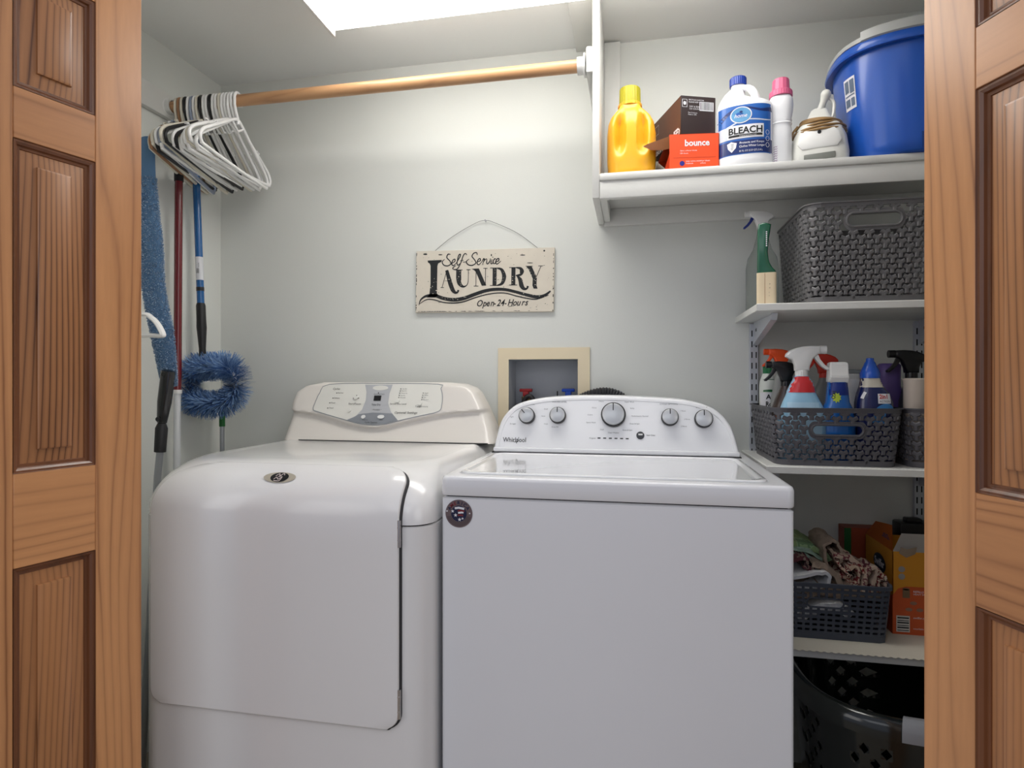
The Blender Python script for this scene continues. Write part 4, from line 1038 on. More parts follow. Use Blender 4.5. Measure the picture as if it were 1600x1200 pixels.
# boxes
ORB = mat('orange_carton', (232, 78, 30), .5, var=.02); BRN2 = mat('brown_carton', (150, 92, 48), .6); DBR = mat('dark_carton', (44, 30, 30), .45, var=.05); SBR = mat('brown_print_side', (92, 56, 36), .5, var=.15, vscale=25); CWH = mat('carton_white', (210, 206, 200), .6)
o_ = at(1046, 250, 1.668)
ox = thing('dryer_sheet_box', 'open orange box with brown flap on the upper shelf, under the dark box', 'box', (o_.x, 1.668, SU), math.radians(6))
w_, d_, h_ = .128, .20, .100
b = MB(); b.box(0, w_, 0, .0015, 0, h_); b.box(0, w_, d_-.0015, d_, 0, h_); b.box(0, w_, 0, d_, 0, .0015); b.box(0, w_, 0, d_, h_-.0015, h_); b.box(w_-.0015, w_, 0, d_, 0, h_); b.build('carton', ORB, ox)
b = MB(); b.add([(0, .002, .096), (0, .10, .096), (-.036, .05, .082), (-.060, -.012, .072), (-.072, -.018, .064), (-.050, -.016, .054), (-.018, -.008, .056), (0, -.001, .062)], [(0, 1, 2, 3), (0, 3, 4, 5), (0, 5, 6), (0, 6, 7)]); bmesh.ops.solidify(b.bm, geom=b.bm.faces[:], thickness=.001)
b.build('flap', BRN2, ox)
b = MB(); b.add([(0, .004, 0.002), (0, .10, 0.002), (-.028, .09, .030), (-.028, .012, .030)], [(0, 1, 2, 3)]); bmesh.ops.solidify(b.bm, geom=b.bm.faces[:], thickness=.001); b.build('flap', CWH, ox)
b = MB(); b.add([(0, 0, 0.002), (0, 0, .05), (-.006, -.003, .03), (-.014, -.003, .004)], [(0, 1, 2, 3)]); bmesh.ops.solidify(b.bm, geom=b.bm.faces[:], thickness=.001); b.build('flap', ORB, ox)
MB().box(.004, w_-.004, .004, d_-.004, .003, .05).build('sheets', DARK, ox)  # near-black block painting the shade inside the open carton
fr_ = lambda off: (lambda x, z: (x, -off, z))
P2().textfit('bounce', .040, .104, .068, .0165, bold=.03).build('lettering', fr_(.0006), WPRT, ox)
P2().ell(.033, .022, .0065, .0065).build('logo_dot', fr_(.0006), mat('logo_blue', (40, 40, 130), .4), ox)
for s_, x, z in (('fabric softener sheets', .028, .054), ('100 sheets', .028, .047), ('helps reduce static', .043, .026), ('freshness', .043, .020), ('dryer sheets', .08, .026), ('softens', .08, .020)):
    P2().text(s_, x, z, .0035).build('lettering', fr_(.0006), WPRT, ox)
P2().rect(.01, .12, .0365, .0372).build('rule', fr_(.0006), mat('rule_red', (150, 40, 20), .5), ox)
o_ = at(1064, 210, 1.668)
dx_ = thing('dark_box', 'dark brown box with white print and barcode lying on the orange box', 'box', (o_.x, 1.669, SU+.1005), math.radians(20))
w_, d_, h_ = .098, .205, .102
MB().box(0, w_, 0, d_, 0, h_, .0008, 1).build('carton', DBR, dx_)
lf = lambda off: (lambda y, z: (-off, y, z))
P2().rect(.0008, d_-.001, .001, h_-.001).build('side_print', lf(.0004), SBR, dx_)
def barcode(q, x0, x1, z0, z1, n=18):
    random.seed(int(x0*1e4)+n); x = x0
    while x < x1:
        w = random.uniform(.0006, .0018); q.rect(x, min(x1, x+w), z0, z1); x += w+random.uniform(.0006, .0016)
q = P2(); q.rect(.052, .092, .064, .088); q.build('barcode_ground', fr_(.0005), WPRT, dx_)
q = P2(); barcode(q, .054, .090, .066, .087); q.build('barcode', fr_(.0009), INK, dx_)
for s_, x, z, h0 in (('RECYCLE CARTON', .022, .090, .0035), ('PLEASE KEEP', .022, .084, .0035), ('DRY & SEALED', .024, .072, .004), ('125 COUNT', .024, .066, .004), ('Net Contents', .020, .056, .0032), ('Made in USA', .020, .051, .0032)):
    P2().text(s_, x, z, h0).build('lettering', fr_(.0006), WPRT, dx_)
q = P2(); q.stroke([(.004, .072), (.004, .092), (.017, .092), (.017, .072)], .0012, 0, True); q.ell(.0105, .082, .004, .005, 10); q.build('symbol', fr_(.0006), WPRT, dx_)
def lft(st, y, z, h0, **k):   # reads left to right seen from the left side: y decreases
    q = P2(); q.text(st, 0, 0, h0, 'R' if False else 'L', **k)
    mxx = max(v[0] for v in q.v); q.v = [(y-v[0], v[1]) for v in q.v]; q.build('lettering', lf(.0008), WPRT, dx_)
lft('OF', .110, .018, .022, bold=.02, sx=2.4); lft('40', .060, .060, .020, sx=2); lft('COUNT', .19, .012, .012, sx=1.4); lft('LARGE', .19, .075, .008); lft('fresh', .045, .040, .006)
q = P2(); q.stroke([(.185, .06), (.185, .085), (.15, .085), (.15, .06)], .001, 0, True); q.build('outline_print', lf(.0008), WPRT, dx_)
# bleach
WHB = mat('white_bottle', (232, 233, 236), .3, coat=.2); BLC = mat('blue_cap', (28, 60, 150), .3, coat=.3); NB = mat('label_navy', (24, 44, 104), .35, coat=.3); MBL = mat('label_blue', (38, 96, 176), .35, coat=.3); LSB = mat('label_silver', (196, 204, 216), .4)
bs = [(0, .062, .042, 0), (.006, .069, .048, 0), (.02, .070, .050, 0), (.158, .070, .050, 0), (.168, .068, .048, 0), (.177, .060, .042, -.006), (.186, .044, .034, -.018), (.195, .031, .028, -.026), (.205, .026, .025, -.024), (.214, .021, .021, -.019), (.220, .018, .018, -.015), (.228, .018, .018, -.015)]
t, sf = bottle('bleach_bottle', 'white jug with blue cap and blue label lettered BLEACH', 'bottle', (.2877, 1.705, SU), bs, WHB, rz=math.radians(-9), n=2.5, N=56)
cap(t, .228, .250, .0215, BLC, dx=-.015)
b = MB(); b.tube(smoothpath([(-.006, -.008, .219), (.012, -.018, .212), (.024, -.026, .194), (.032, -.030, .168)], 6), [.0085]*8+[.0095]*11, 12); b.build('handle', WHB, t)
def zx(X, Y): return (X-718)*.000579, 1.13+(595-Y/2.963)/950*1.63-SU
def LX(X): return (X-718)*.000600
def LZ(Y): return zx(0, Y)[1]
P2().rect(-.0675, .0675, LZ(752), LZ(532), 30, 1).build('label', sf(.0004), MBL, t)
q = P2(); q.rect(-.0675, .0675, LZ(748), LZ(690), 30, 1); q.build('label_band', sf(.0008), NB, t)
q = P2(); q.stroke([(-.066, LZ(600)), (-.035, LZ(560)), (0, LZ(545)), (.04, LZ(560)), (.066, LZ(555))], [.012, .008, .004, .006, .012], 6); q.build('label_swoosh', sf(.0008), NB, t)
q = P2(); q.stroke([(-.066, LZ(640)), (-.04, LZ(625)), (0, LZ(600)), (.05, LZ(605)), (.066, LZ(600))], [.004, .004, .003, .003, .002], 6); q.build('label_swoosh', sf(.0008), LSB, t)
P2().rect(-.066, .047, LZ(682), LZ(625), 26, 1).build('label_strip', sf(.0011), LSB, t)
P2().rect(-.042, .047, LZ(680), LZ(622), 20, 1).build('name_ground', sf(.0014), WPRT, t)
P2().textfit('BLEACH', -.038, .044, LZ(660), .0165, bold=.03).build('lettering', sf(.0018), INK, t)
P2().rect(-.038, .044, LZ(674), LZ(664), 16, 1).build('name_rule', sf(.0018), INK, t)
P2().textfit('CONCENTRATED', -.012, .030, LZ(673), .0028).build('lettering', sf(.0022), WPRT, t)
q = P2(); q.ell(LX(705), LZ(577), .0265, .0215, 32); q.build('badge', sf(.0012), WPRT, t)
q = P2(); q.ell(LX(705), LZ(577), .024, .0190, 32); q.build('badge', sf(.0015), mat('badge_blue', (90, 150, 196), .4), t)
P2().text('home', LX(704), LZ(588), .0095, 'C', shear=.3, bold=.01).build('lettering', sf(.0019), WPRT, t)
P2().ell(LX(705), LZ(563), .004, .0025, 12).build('badge', sf(.0019), NB, t)
P2().textfit('Protects and Keeps', -.011, .048, LZ(706), .0055, bold=.01).build('lettering', sf(.0013), WPRT, t)
P2().textfit('Clothes Whiter Longer', -.012, .050, LZ(722), .0055, bold=.01).build('lettering', sf(.0013), WPRT, t)
P2().textfit('81 FL OZ (2.53 QT) 2.4 L', -.012, .044, LZ(742), .0045).build('lettering', sf(.0013), WPRT, t)
q = P2(); q.poly([(LX(648), LZ(700)), (LX(665), LZ(692)), (LX(688), LZ(700)), (LX(684), LZ(722)), (LX(667), LZ(740)), (LX(652), LZ(722))]); q.build('shield_print', sf(.0013), WPRT, t)
q = P2(); q.poly([(LX(664), LZ(700)), (LX(676), LZ(700)), (LX(672), LZ(728)), (LX(666), LZ(732))]); q.build('shield_print', sf(.0017), SILVER, t)
for i in range(3): q = P2(); q.stroke([(.056+.004*math.cos(a), LZ(660+i*28)+.006*math.sin(a)) for a in (0, 1, 2, 3, 4, 5, 6)], .001, 2, True); q.build('symbol', sf(.0013), WPRT, t)
# slim white bottle with pink cap
PINKC = mat('pink_cap', (216, 104, 140), .35)
ss = [(0, .024, .020, 0), (.005, .027, .023, 0), (.10, .0265, .022, 0), (.110, .0245, .021, 0), (.114, .027, .023, 0), (.118, .0245, .021, 0), (.123, .027, .023, 0), (.128, .0255, .022, 0), (.145, .029, .025, 0), (.165, .0305, .026, 0), (.178, .029, .025, 0), (.188, .024, .022, 0)]
t, sf = bottle('slim_bottle', 'slim white bottle with pink cap between the bleach and the corded appliance', 'bottle', (.378, 1.70, SU), ss, WHB, rz=math.radians(-12), n=2.4)
cap(t, .186, .201, .0285, PINKC, name='collar'); cap(t, .200, .232, .0215, PINKC, r1=.0205, ribs=14)
for i in range(7): P2().stroke([(-.017, .014+i*.006), (-.014, .017+i*.006), (-.010, .015+i*.006), (-.009, .018+i*.006)], .0012, 3).build('label_mark', sf(.0005), mat('mauve_print', (150, 110, 150), .5), t)
# corded appliance
AW = mat('appliance_white', (220, 220, 214), .35); CORD = mat('tan_cord', (150, 118, 74), .5)
t = thing('corded_appliance', 'small white corded appliance with tan cord wound round its neck, beside the blue bin', 'appliance', (.476, 1.72, SU), math.radians(-14))
lo = [[(x, y, z) for x, y, z in sup(0, 0, z, a, b_, 4, 40)] for z, a, b_ in ((0, .060, .045), (.006, .069, .052), (.03, .070, .053), (.07, .064, .050), (.10, .052, .044), (.113, .042, .038), (.12, .032, .030), (.135, .026, .024), (.150, .020, .018), (.156, .012, .010))]
MB().loft(lo).build('housing', AW, t, smooth=50)
def fp(x, z):
    a = .052+(.044-.052)*max(0, (z-.03))/.07 if z > .03 else .0525
    return (x, -a, z)
b = MB(); pl = lambda i, o: [(x, -(.0535-.085*max(0, z-.03))-o, z) for x, z in [(-.040+i, .038+i), (.040-i, .038+i), (.050-i, .052), (.045-i, .074-i*.5), (.034-i*.5, .086-i), (-.034+i*.5, .086-i), (-.045+i, .074-i*.5), (-.050+i, .052)]]
b.loft([pl(0, -.004), pl(.0, .001), pl(.003, .003)]); o = b.build('face_plate', WPLAST, t)
b = MB(); b.cyl((0, -.0500, .078), (0, -.0535, .078), .0045, 14); b.build('screw_hole', DARK, t)
b = MB(); b.box(-.036, .036, -.0555, -.050, .008, .024, .002); b.build('display', mat('display_grey', (120, 122, 116), .3), t)
b = MB()
for k in range(6):
    z = .090+k*.0060; a = .066-.0045*k-(.0 if k % 2 else .003); pts = [(a*math.cos(2*math.pi*i/36), (a*.84)*math.sin(2*math.pi*i/36), z+.004*math.sin(2*math.pi*i/36+k)) for i in range(36)]
    b.tube(pts, .0032, 8, True)
b.tube(smoothpath([(-.050, -.030, .108), (-.066, -.030, .085), (-.074, -.020, .05), (-.078, -.010, .012), (-.072, 0, .004)], 6), .003, 8)
b.build('cord', CORD, t, smooth=70)
b = MB(); b.tube([(.004, -.01, .15), (.010, -.012, .168), (.014, -.014, .180)], [.009, .008, .011], 12); b.sphere((.016, -.014, .186), .0125, 14, 8); b.tube(smoothpath([(.02, -.01, .18), (.034, -.01, .165), (.034, -.01, .14), (.030, -.01, .125)], 5), .004, 8); b.build('plug', AW, t)
# blue bin
BB = mat('blue_tub', (26, 84, 180), .28, coat=.3, var=.03, vscale=3); LG = mat('grey_lid', (176, 178, 176), .4)
t = thing('storage_bin', 'large blue plastic tub with grey lid at the right end of the upper shelf', 'bin', (.782, 1.750, SU)); t.scale = (1, 1, 1.06)
def tl(a, b_, z, n=2.7): return sup(0, 0, z, a, b_, n, 72)
MB().loft([tl(.222, .128, 0), tl(.227, .133, .004), tl(.232, .137, .03), tl(.250, .153, .20), tl(.254, .158, .247)], cap1=False).build('tub', BB, t, smooth=50)
MB().loft([tl(.252, .156, .245), tl(.270, .172, .242), tl(.272, .174, .246), tl(.268, .172, .262), tl(.262, .166, .266), tl(.252, .158, .266)], False, False).build('rim', BB, t, smooth=40)
MB().loft([tl(.250, .158, .265), tl(.266, .170, .266), tl(.266, .170, .276), tl(.256, .162, .282), tl(.1, .06, .284)]).build('lid', LG, t, smooth=40)
b = MB(); lo = []
for an in range(215, 268, 4):
    a = math.radians(an); c, s_ = math.cos(a), math.sin(a); px_ = .268*math.copysign(abs(c)**(2/2.7), c); py_ = .172*math.copysign(abs(s_)**(2/2.7), s_)
    lo.append([(px_, py_, .262), (px_*1.02, py_*1.03, .264), (px_*1.02, py_*1.03, .284), (px_*.96, py_*.95, .293), (px_*.9, py_*.88, .293), (px_*.9, py_*.88, .283)])
b.loft(lo); b.build('lid_latch', LG, t, smooth=40)
b = MB(); dvv = [sup(0, 0, z, a, b_, 2.7, 72) for z, a, b_ in ((.004, .2280, .1340), (.012, .2305, .1360), (.034, .2345, .1390), (.040, .2345, .1385))]
b.loft([[l[i] for i in range(50, 72)] for l in dvv], False, False, closed=False); b.build('base_moulding', mat('deep_blue', (20, 60, 130), .3), t)
def binsurf(u, v):
    a = math.radians(189+u*14); z = .13+v*.075; k = .232+(.250-.232)*(z-.03)/.17; k2 = .137+(.153-.137)*(z-.03)/.17
    c, s_ = math.cos(a), math.sin(a); return ((k+.0012)*math.copysign(abs(c)**(2/2.7), c), (k2+.0012)*math.copysign(abs(s_)**(2/2.7), s_), z)
P2().rect(0, 1, 0, 1, 6, 3).build('label', binsurf, WPRT, t)
bs2 = lambda u, v: tuple(Vector(binsurf(u, v))*1.0+Vector((-.0008, -.0008, 0)))
for a in ((.1, .45, .55, .92), (.55, .92, .5, .92), (.1, .92, .42, .46), (.1, .5, .1, .34), (.6, .9, .08, .34)): P2().rect(a[0], a[1], a[2], a[3], 3, 2).build('label_print', bs2, mat('label_slate', (96, 110, 130), .5), t)

# ------------------------------------------------------------------ spray heads
def head(parent, x, y, z, m, k=1.0, face=1, nozzle=None, trig=None, rz=0, th=.013):
    """trigger head; nozzle towards +x when face=1"""
    u = .000316*k
    def c(X, Y): return ((X-570)*u*face, (325-Y)*u)
    M = Matrix.Translation((x, y, z)) @ Matrix.Rotation(rz, 4, 'Z')
    out = [c(*p_) for p_ in ((450, 212), (455, 190), (480, 165), (520, 146), (570, 133), (630, 128), (705, 130), (705, 192), (685, 196), (650, 230), (628, 285), (622, 325), (520, 325), (516, 275), (500, 238), (475, 228))]
    b = MB(); b.prism(out, -th*k, th*k, M, bev=.005*k); h_ = b.build('trigger_head', m, parent, smooth=50)
    b = MB(); p0 = c(700, 160); p1 = c(752, 160); b.cyl((p0[0], 0, p0[1]), (p1[0], 0, p1[1]), .0105*k, 16, M=M); b.build('nozzle', nozzle or m, parent)
    b = MB(); b.prism([c(*p_) for p_ in ((655, 212), (690, 198), (705, 235), (735, 275), (768, 305), (765, 320), (750, 320), (712, 290), (680, 250))], -.008*k, .008*k, M, bev=.002); b.build('trigger', trig or m, parent)
    return h_
def sprayb(name, label, cat, loc, secs, m, hm, k=1, face=1, rz=0, nozzle=None, trig=None, n=2.6, collar=None):
    t, sf = bottle(name, label, cat, loc, secs, m, rz, n)
    z = secs[-1][0]; cap(t, z-.002, z+.014*k, .0150*k, collar or hm, dx=secs[-1][3], ribs=16, name='collar')
    head(t, secs[-1][3], 0, z+.013*k, hm, k, face, nozzle, trig)
    return t, sf
# shelf 2: clear bottle and brush
CLR = mat('translucent_plastic', (206, 212, 208), .25, trans=.75, ior=1.2); 
t, sf = sprayb('spray_bottle', 'clear spray bottle with white and blue trigger behind the green brush', 'bottle', (.352, 1.80, 1.322), [(0, .040, .030, 0), (.004, .043, .032, 0), (.12, .043, .032, 0), (.15, .038, .030, 0), (.175, .024, .022, 0), (.205, .016, .016, 0), (.222, .013, .013, 0)], CLR, WPLAST, .8, -1, trig=mat('blue_trigger', (30, 50, 130), .4), collar=mat('blue_collar', (30, 50, 130), .4))
GR = mat('green_handle', (16, 84, 58), .25, coat=.6); CRB = mat('cream_card', (222, 204, 172), .6)
t = thing('paint_brush', 'brush with green handle standing in a cream card sleeve at the shelf end', 'brush', (.333, 1.652, 1.322), math.radians(-10))
MB().loft([sup(0, 0, z, .0235, .014, 5, 36) for z in (0, .083)]).build('sleeve', CRB, t)
q = P2(); q.rect(-.0045, -.0035, .002, .081); q.build('sleeve_seam', fr_(.0143), BRN2, t)
for z, s_ in ((.052, 'o'), (.042, 'x'), (.030, 'i'), (.022, 'i')): P2().text(s_, .006, z, .004).build('lettering', fr_(.0144), INK, t)
b = MB(); b.prism([(.0225, .081), (.021, .088), (.013, .097), (.006, .112), (.003, .135), (.005, .165), (.009, .190), (.011, .206), (-.004, .212), (-.019, .209), (-.0215, .190), (-.0215, .15), (-.0225, .10), (-.0225, .081)], -.010, .010, bev=.004); b.build('handle', GR, t, smooth=60)
q = P2()
for i in range(8): q.rect(-.0015, .0015, .150+i*.005, .153+i*.005)
q.build('handle_print', fr_(.0104), WPRT, t)
# basket 2 contents
SH = .9265
def px_at(px, y): s_ = (px-800)/F; return y*(s_-.2)/(1+s_*.2)
GRN = mat('green_liquid', (30, 96, 52), .3, coat=.4); DGC = mat('green_cap', (20, 112, 66), .4)
t, sf = bottle('cleaner_bottle', 'white and green bottle with dark green cap, leftmost in the spray basket', 'bottle', (.376, 1.845, SH), [(0, .020, .020, 0), (.004, .023, .023, 0), (.19, .023, .023, 0), (.205, .021, .021, 0), (.220, .015, .015, 0), (.226, .012, .012, 0)], mat('white_shrink', (214, 218, 212), .35), n=2)
cap(t, .224, .246, .0135, DGC)
P2().rect(-.016, .019, .172, .208, 14, 1).build('window', sf(.0006), GRN, t)
P2().rect(-.022, .022, .10, .170, 16, 1).build('label', sf(.0005), WPRT, t)
P2().text('Ant', -.010, .152, .013, bold=.03).build('lettering', sf(.0009), INK, t)
P2().text('Roach', -.010, .132, .013, sx=.8, bold=.03).build('lettering', sf(.0009), INK, t)
ORT = mat('orange_trigger', (240, 84, 30), .4); DKB = mat('dark_bottle', (52, 36, 30), .25, coat=.4); REDT = mat('red_trigger', (196, 50, 34), .4); BTRG = mat('black_trigger', (20, 20, 22), .3)
sprayb('spray_bottle', 'spray bottle with bright orange trigger at the back left of the basket', 'bottle', (px_at(1221, 1.835), 1.835, SH), [(0, .032, .022, 0), (.005, .035, .025, 0), (.15, .035, .025, 0), (.19, .026, .02, 0), (.225, .014, .014, 0), (.232, .013, .013, 0)], mat('pale_grey_bottle', (150, 152, 150), .35), ORT, .82, -1)
t, sf = sprayb('spray_bottle', 'dark bottle with black trigger, beside the green-capped bottle', 'bottle', (px_at(1228, 1.70), 1.70, SH), [(0, .032, .022, 0), (.005, .036, .026, 0), (.13, .036, .026, 0), (.155, .028, .022, 0), (.185, .014, .014, 0), (.190, .013, .013, 0)], DKB, BTRG, .86, -1)
P2().rect(-.03, .03, .06, .13, 14, 1).build('label', sf(.0006), mat('amber_label', (150, 70, 34), .5), t)
sprayb('spray_bottle', 'bottle with red trigger behind the white-triggered spray', 'bottle', (px_at(1288, 1.815), 1.815, SH), [(0, .032, .022, 0), (.005, .035, .025, 0), (.15, .035, .025, 0), (.175, .026, .02, 0), (.205, .014, .014, 0), (.212, .013, .013, 0)], mat('grey_bottle', (120, 122, 122), .4), REDT, .9, -1)
LB = mat('light_blue_bottle', (150, 196, 224), .3, coat=.4, var=.03); 
x = px_at(1253, 1.645)
t, sf = sprayb('spray_bottle', 'light blue spray bottle with white trigger and red collar at the front of the basket', 'bottle', (x, 1.650, SH), [(0, .050, .026, 0), (.006, .056, .030, 0), (.10, .060, .031, .002), (.125, .055, .030, .002), (.150, .044, .027, 0), (.172, .034, .024, -.001), (.178, .033, .023, -.001), (.200, .025, .019, .001), (.212, .017, .015, 0), (.216, .0155, .014, 0)], LB, WPLAST, 1.0, 1)
P2().rect(-.0335, .0315, .1745, .2145, 16, 8).build('neck_wrap', sf(.0010), mat('red_wrap', (196, 34, 40), .3, coat=.4), t)
P2().rect(-.038, .04, .03, .150, 16, 8).build('label', sf(.0005), mat('pale_label', (176, 210, 232), .35), t)
for s_, z in (('POWER STAIN', .132), ('REMOVER', .125)): P2().text(s_, -.033, z, .0045, bold=.02).build('lettering', sf(.0012), NB, t)
BLB = mat('royal_blue_bottle', (26, 98, 176), .25, coat=.5)
x = px_at(1309, 1.645)
t, sf = bottle('stain_spray', 'royal blue bottle with square white spray cap, right of the light blue one', 'bottle', (x, 1.650, SH), [(0, .036, .024, 0), (.006, .040, .028, 0), (.10, .041, .028, 0), (.135, .034, .026, 0), (.150, .027, .024, 0), (.185, .0235, .022, 0), (.200, .022, .020, 0)], BLB, n=2.6)
P2().rect(-.0225, .0225, .168, .199, 12, 4).build('neck_wrap', sf(.0006), mat('navy_wrap', (18, 42, 120), .3), t)
q = P2(); q.poly([(-.008+(.011 if i % 2 else .0075)*math.cos(i*math.pi/9), .162+(.014 if i % 2 else .009)*math.sin(i*math.pi/9)) for i in range(18)]); q.build('burst_print', sf(.0012), mat('lime_print', (176, 196, 60), .5), t)
P2().text('OXI', -.012, .158, .008, rot=1.4, bold=.02).build('lettering', sf(.0015), INK, t)
b = MB(); b.loft([[(x_, y_, z) for x_, y_ in ((-w_, -d_), (w_, -d_), (w_, .014), (-w_, .014))] for z, w_, d_ in ((.199, .022, .018), (.214, .022, .022), (.218, .021, .020), (.246, .0205, .018), (.250, .018, .014))]); bmesh.ops.bevel(b.bm, geom=b.bm.edges[:], offset=.002, segments=2, affect='EDGES'); b.build('spray_cap', WPLAST, t)
x = px_at(1366, 1.650)
NV = mat('navy_bottle', (20, 30, 84), .22, coat=.5)
t, sf = bottle('toilet_cleaner_bottle', 'navy bottle with blue angled cap and 2in1 label at the front right of the basket', 'bottle', (x, 1.655, SH), [(0, .038, .026, 0), (.006, .042, .029, 0), (.12, .043, .029, 0), (.150, .042, .029, 0), (.172, .036, .026, -.002), (.190, .026, .022, -.006), (.206, .021, .020, -.008), (.212, .020, .019, -.008)], NV, n=2.6)
P2().rect(-.036, .022, .1875, .211, 16, 4).build('shoulder', sf(.0008), mat('beige_plastic', (206, 200, 186), .4), t)
q = P2(); q.stroke([(.002, .10), (.006, .128), (.022, .138), (.036, .132)], [.03, .026, .02, .01], 6); q.build('label_swoosh', sf(.0008), mat('sky_print', (70, 140, 206), .3), t)
P2().rect(.0, .030, .148, .172, 8, 3).build('label', sf(.0013), WPRT, t)
P2().text('2in1', .003, .160, .010, bold=.03, sx=.85).build('lettering', sf(.0018), mat('red_print2', (190, 40, 40), .5), t)
P2().text('ACTION', .003, .151, .005, sx=.9).build('lettering', sf(.0018), INK, t)
P2().stroke([(-.033, .160), (-.030, .168), (-.026, .176)], .006, 3).build('lettering', sf(.0018), WPRT, t)
b = MB(); b.lathe([(.0225, .210), (.0225, .222), (.019, .232), (.015, .240), (.012, .248), (.009, .252), (.0085, .259), (.007, .260)], 24, Matrix.Translation((-.008, 0, 0)) @ Matrix.Shear('XY', 4, (.12, 0)) if False else Matrix.Translation((-.008, 0, 0))); b.build('cap', mat('blue_flip_cap', (20, 84, 190), .25, coat=.5), t, smooth=40)
t, sf = bottle('purple_bottle', 'purple bottle behind the navy toilet cleaner bottle', 'bottle', (px_at(1389, 1.80), 1.80, SH), [(0, .030, .022, 0), (.005, .033, .026, 0), (.17, .033, .026, 0), (.19, .026, .022, 0), (.212, .026, .022, 0), (.245, .027, .022, 0), (.250, .022, .018, 0)], mat('purple_plastic', (104, 84, 150), .35), n=3)
t, sf = bottle('white_bottle', 'plain white ribbed bottle behind the royal blue bottle', 'bottle', (px_at(1333, 1.74), 1.74, SH), [(0, .018, .018, 0), (.004, .020, .020, 0), (.16, .020, .020, 0), (.17, .0185, .0185, 0), (.18, .020, .020, 0), (.20, .0185, .0185, 0), (.208, .014, .014, 0)], WHB, n=2)
cap(t, .206, .222, .0145, WPLAST)
t = thing('clear_plastic_box', 'clear plastic box standing at the back of the spray basket', 'box', (px_at(1334, 1.845), 1.845, SH))
MB().box(-.034, .034, -.018, .018, 0, .225, .003).build('box_body', CLR, t); MB().box(-.036, .036, -.020, .020, .218, .235, .003).build('lid', mat('clear_lid', (190, 196, 200), .2, trans=.6, ior=1.2), t)
# right basket contents
t, sf = sprayb('spray_bottle', 'black-triggered spray standing in the basket cut off by the right door leaf', 'bottle', (px_at(1424, 1.76), 1.76, SH), [(0, .026, .022, 0), (.005, .028, .024, 0), (.15, .028, .024, 0), (.18, .02, .018, 0), (.205, .014, .014, 0), (.212, .013, .013, 0)], mat('smoky_bottle', (60, 64, 66), .3), BTRG, .95, -1)
t = thing('cream_can', 'cream cylindrical can standing in the right-hand basket', 'can', (px_at(1430, 1.665), 1.665, SH))
MB().lathe([(.024, 0), (.0255, .003), (.0255, .200), (.027, .204), (.0275, .208), (.025, .210)], 32).build('can_body', mat('cream_plastic', (210, 198, 186), .45), t)
# duster refill boxes on the lowest shelf
YO = mat('amber_carton', (204, 138, 36), .5, var=.03); OR2 = mat('rust_carton', (196, 84, 38), .5, var=.03)
SZ = .5062
t = thing('duster_refill_box', 'open amber and orange box with a black oval logo, right of the slate basket', 'box', (.627, 1.656, SZ))
w_, d_, h_ = .20, .178, .203
b = MB(); b.box(0, w_, 0, .0015, 0, h_); b.box(0, w_, d_-.0015, d_, 0, h_); b.box(0, w_, 0, d_, 0, .0015); b.box(w_-.0015, w_, 0, d_, 0, h_); b.box(0, .0015, 0, d_, 0, h_); b.build('carton', YO, t)
q = P2(); q.poly([(.0, .0), (w_, 0), (w_, .118), (.03, .118), (.012, .112), (.0, .095)]); q.build('front_print', fr_(.0004), OR2, t)
q = P2(); q.poly([(0.0, 0), (d_, 0), (d_, .05), (.10, .07), (0, .095)]); q.build('side_print', lf(.0004), OR2, t)
def flap(pts, m): 
    b = MB(); b.add(pts, [tuple(range(len(pts)))]); bmesh.ops.solidify(b.bm, geom=b.bm.faces[:], thickness=.001); return b.build('flap', m, t)
flap([(.0, 0, h_), (w_, 0, h_), (w_, -.004, h_+.046), (.018, -.004, h_+.046)], CWH)
flap([(0, 0, h_), (0, d_, h_), (.018, d_-.02, h_+.040), (.018, .05, h_+.054)], mat('orange_flap', (206, 112, 34), .5))
q = P2(); q.poly([(.014, h_-.004), (.03, h_-.014), (.05, h_-.004), (.052, h_+.014), (.03, h_+.008), (.016, h_+.012)]); q.build('tear', lambda x, z: (x, -.0052 if z > h_ else -.0016, z), mat('torn_card', (150, 132, 112), .8), t)
q = P2(); q.ell(.080, .152, .040, .024, 28); q.build('logo_ground', lf(.0008), mat('logo_dark', (24, 40, 60), .4), t)
q = P2(); q.text('Swiffer', 0, 0, .019, 'C', bold=.03, sx=.82, rot=0); q.v = [(.080-v[0], .144+v[1]) for v in q.v]; q.build('lettering', lf(.0012), WPRT, t)
q = P2(); q.text('DUSTER', 0, 0, .009, 'C', bold=.03); q.v = [(.060-v[0], h_+.018+v[1]) for v in q.v]; q.build('lettering', lambda y, z: (.0035+(z-h_-.01)*.4, y, z), NB, t)
q = P2(); q.rect(.008, .038, .006, .046); q.build('barcode_ground', fr_(.0008), CWH, t)
for i in range(6): P2().rect(.010, .036, .009+i*.006, .009+i*.006+(.0035 if i % 2 else .002)).build('barcode', fr_(.0012), INK, t)
DOT = mat('grey_dot', (150, 146, 140), .5)
for x, z, r in ((.020, .160, .0075), (.020, .142, .0075)): P2().ell(x, z, r, r, 20).build('print_dot', fr_(.0008), DOT, t)
q = P2(); q.rect(.022, .038, .090, .112); q.ell(.030, .112, .008, .003); q.build('print_picture', fr_(.0008), mat('picture_brown', (120, 96, 70), .5), t)
for x, z in ((.046, .078), (.036, .062), (.060, .062)): q = P2(); q.ell(x, z, .008, .0045, 14); q.build('print_picture', fr_(.0008), mat('picture_grey', (150, 110, 90), .5), t)
for s_, z, h0 in (('REFILLS', .104, .005), ('HEAVY DUTY', .098, .004), ('swiffer.com', .040, .005), ('recyclable', .014, .004)): P2().text(s_, .046, z, h0).build('lettering', fr_(.0008), WPRT, t)
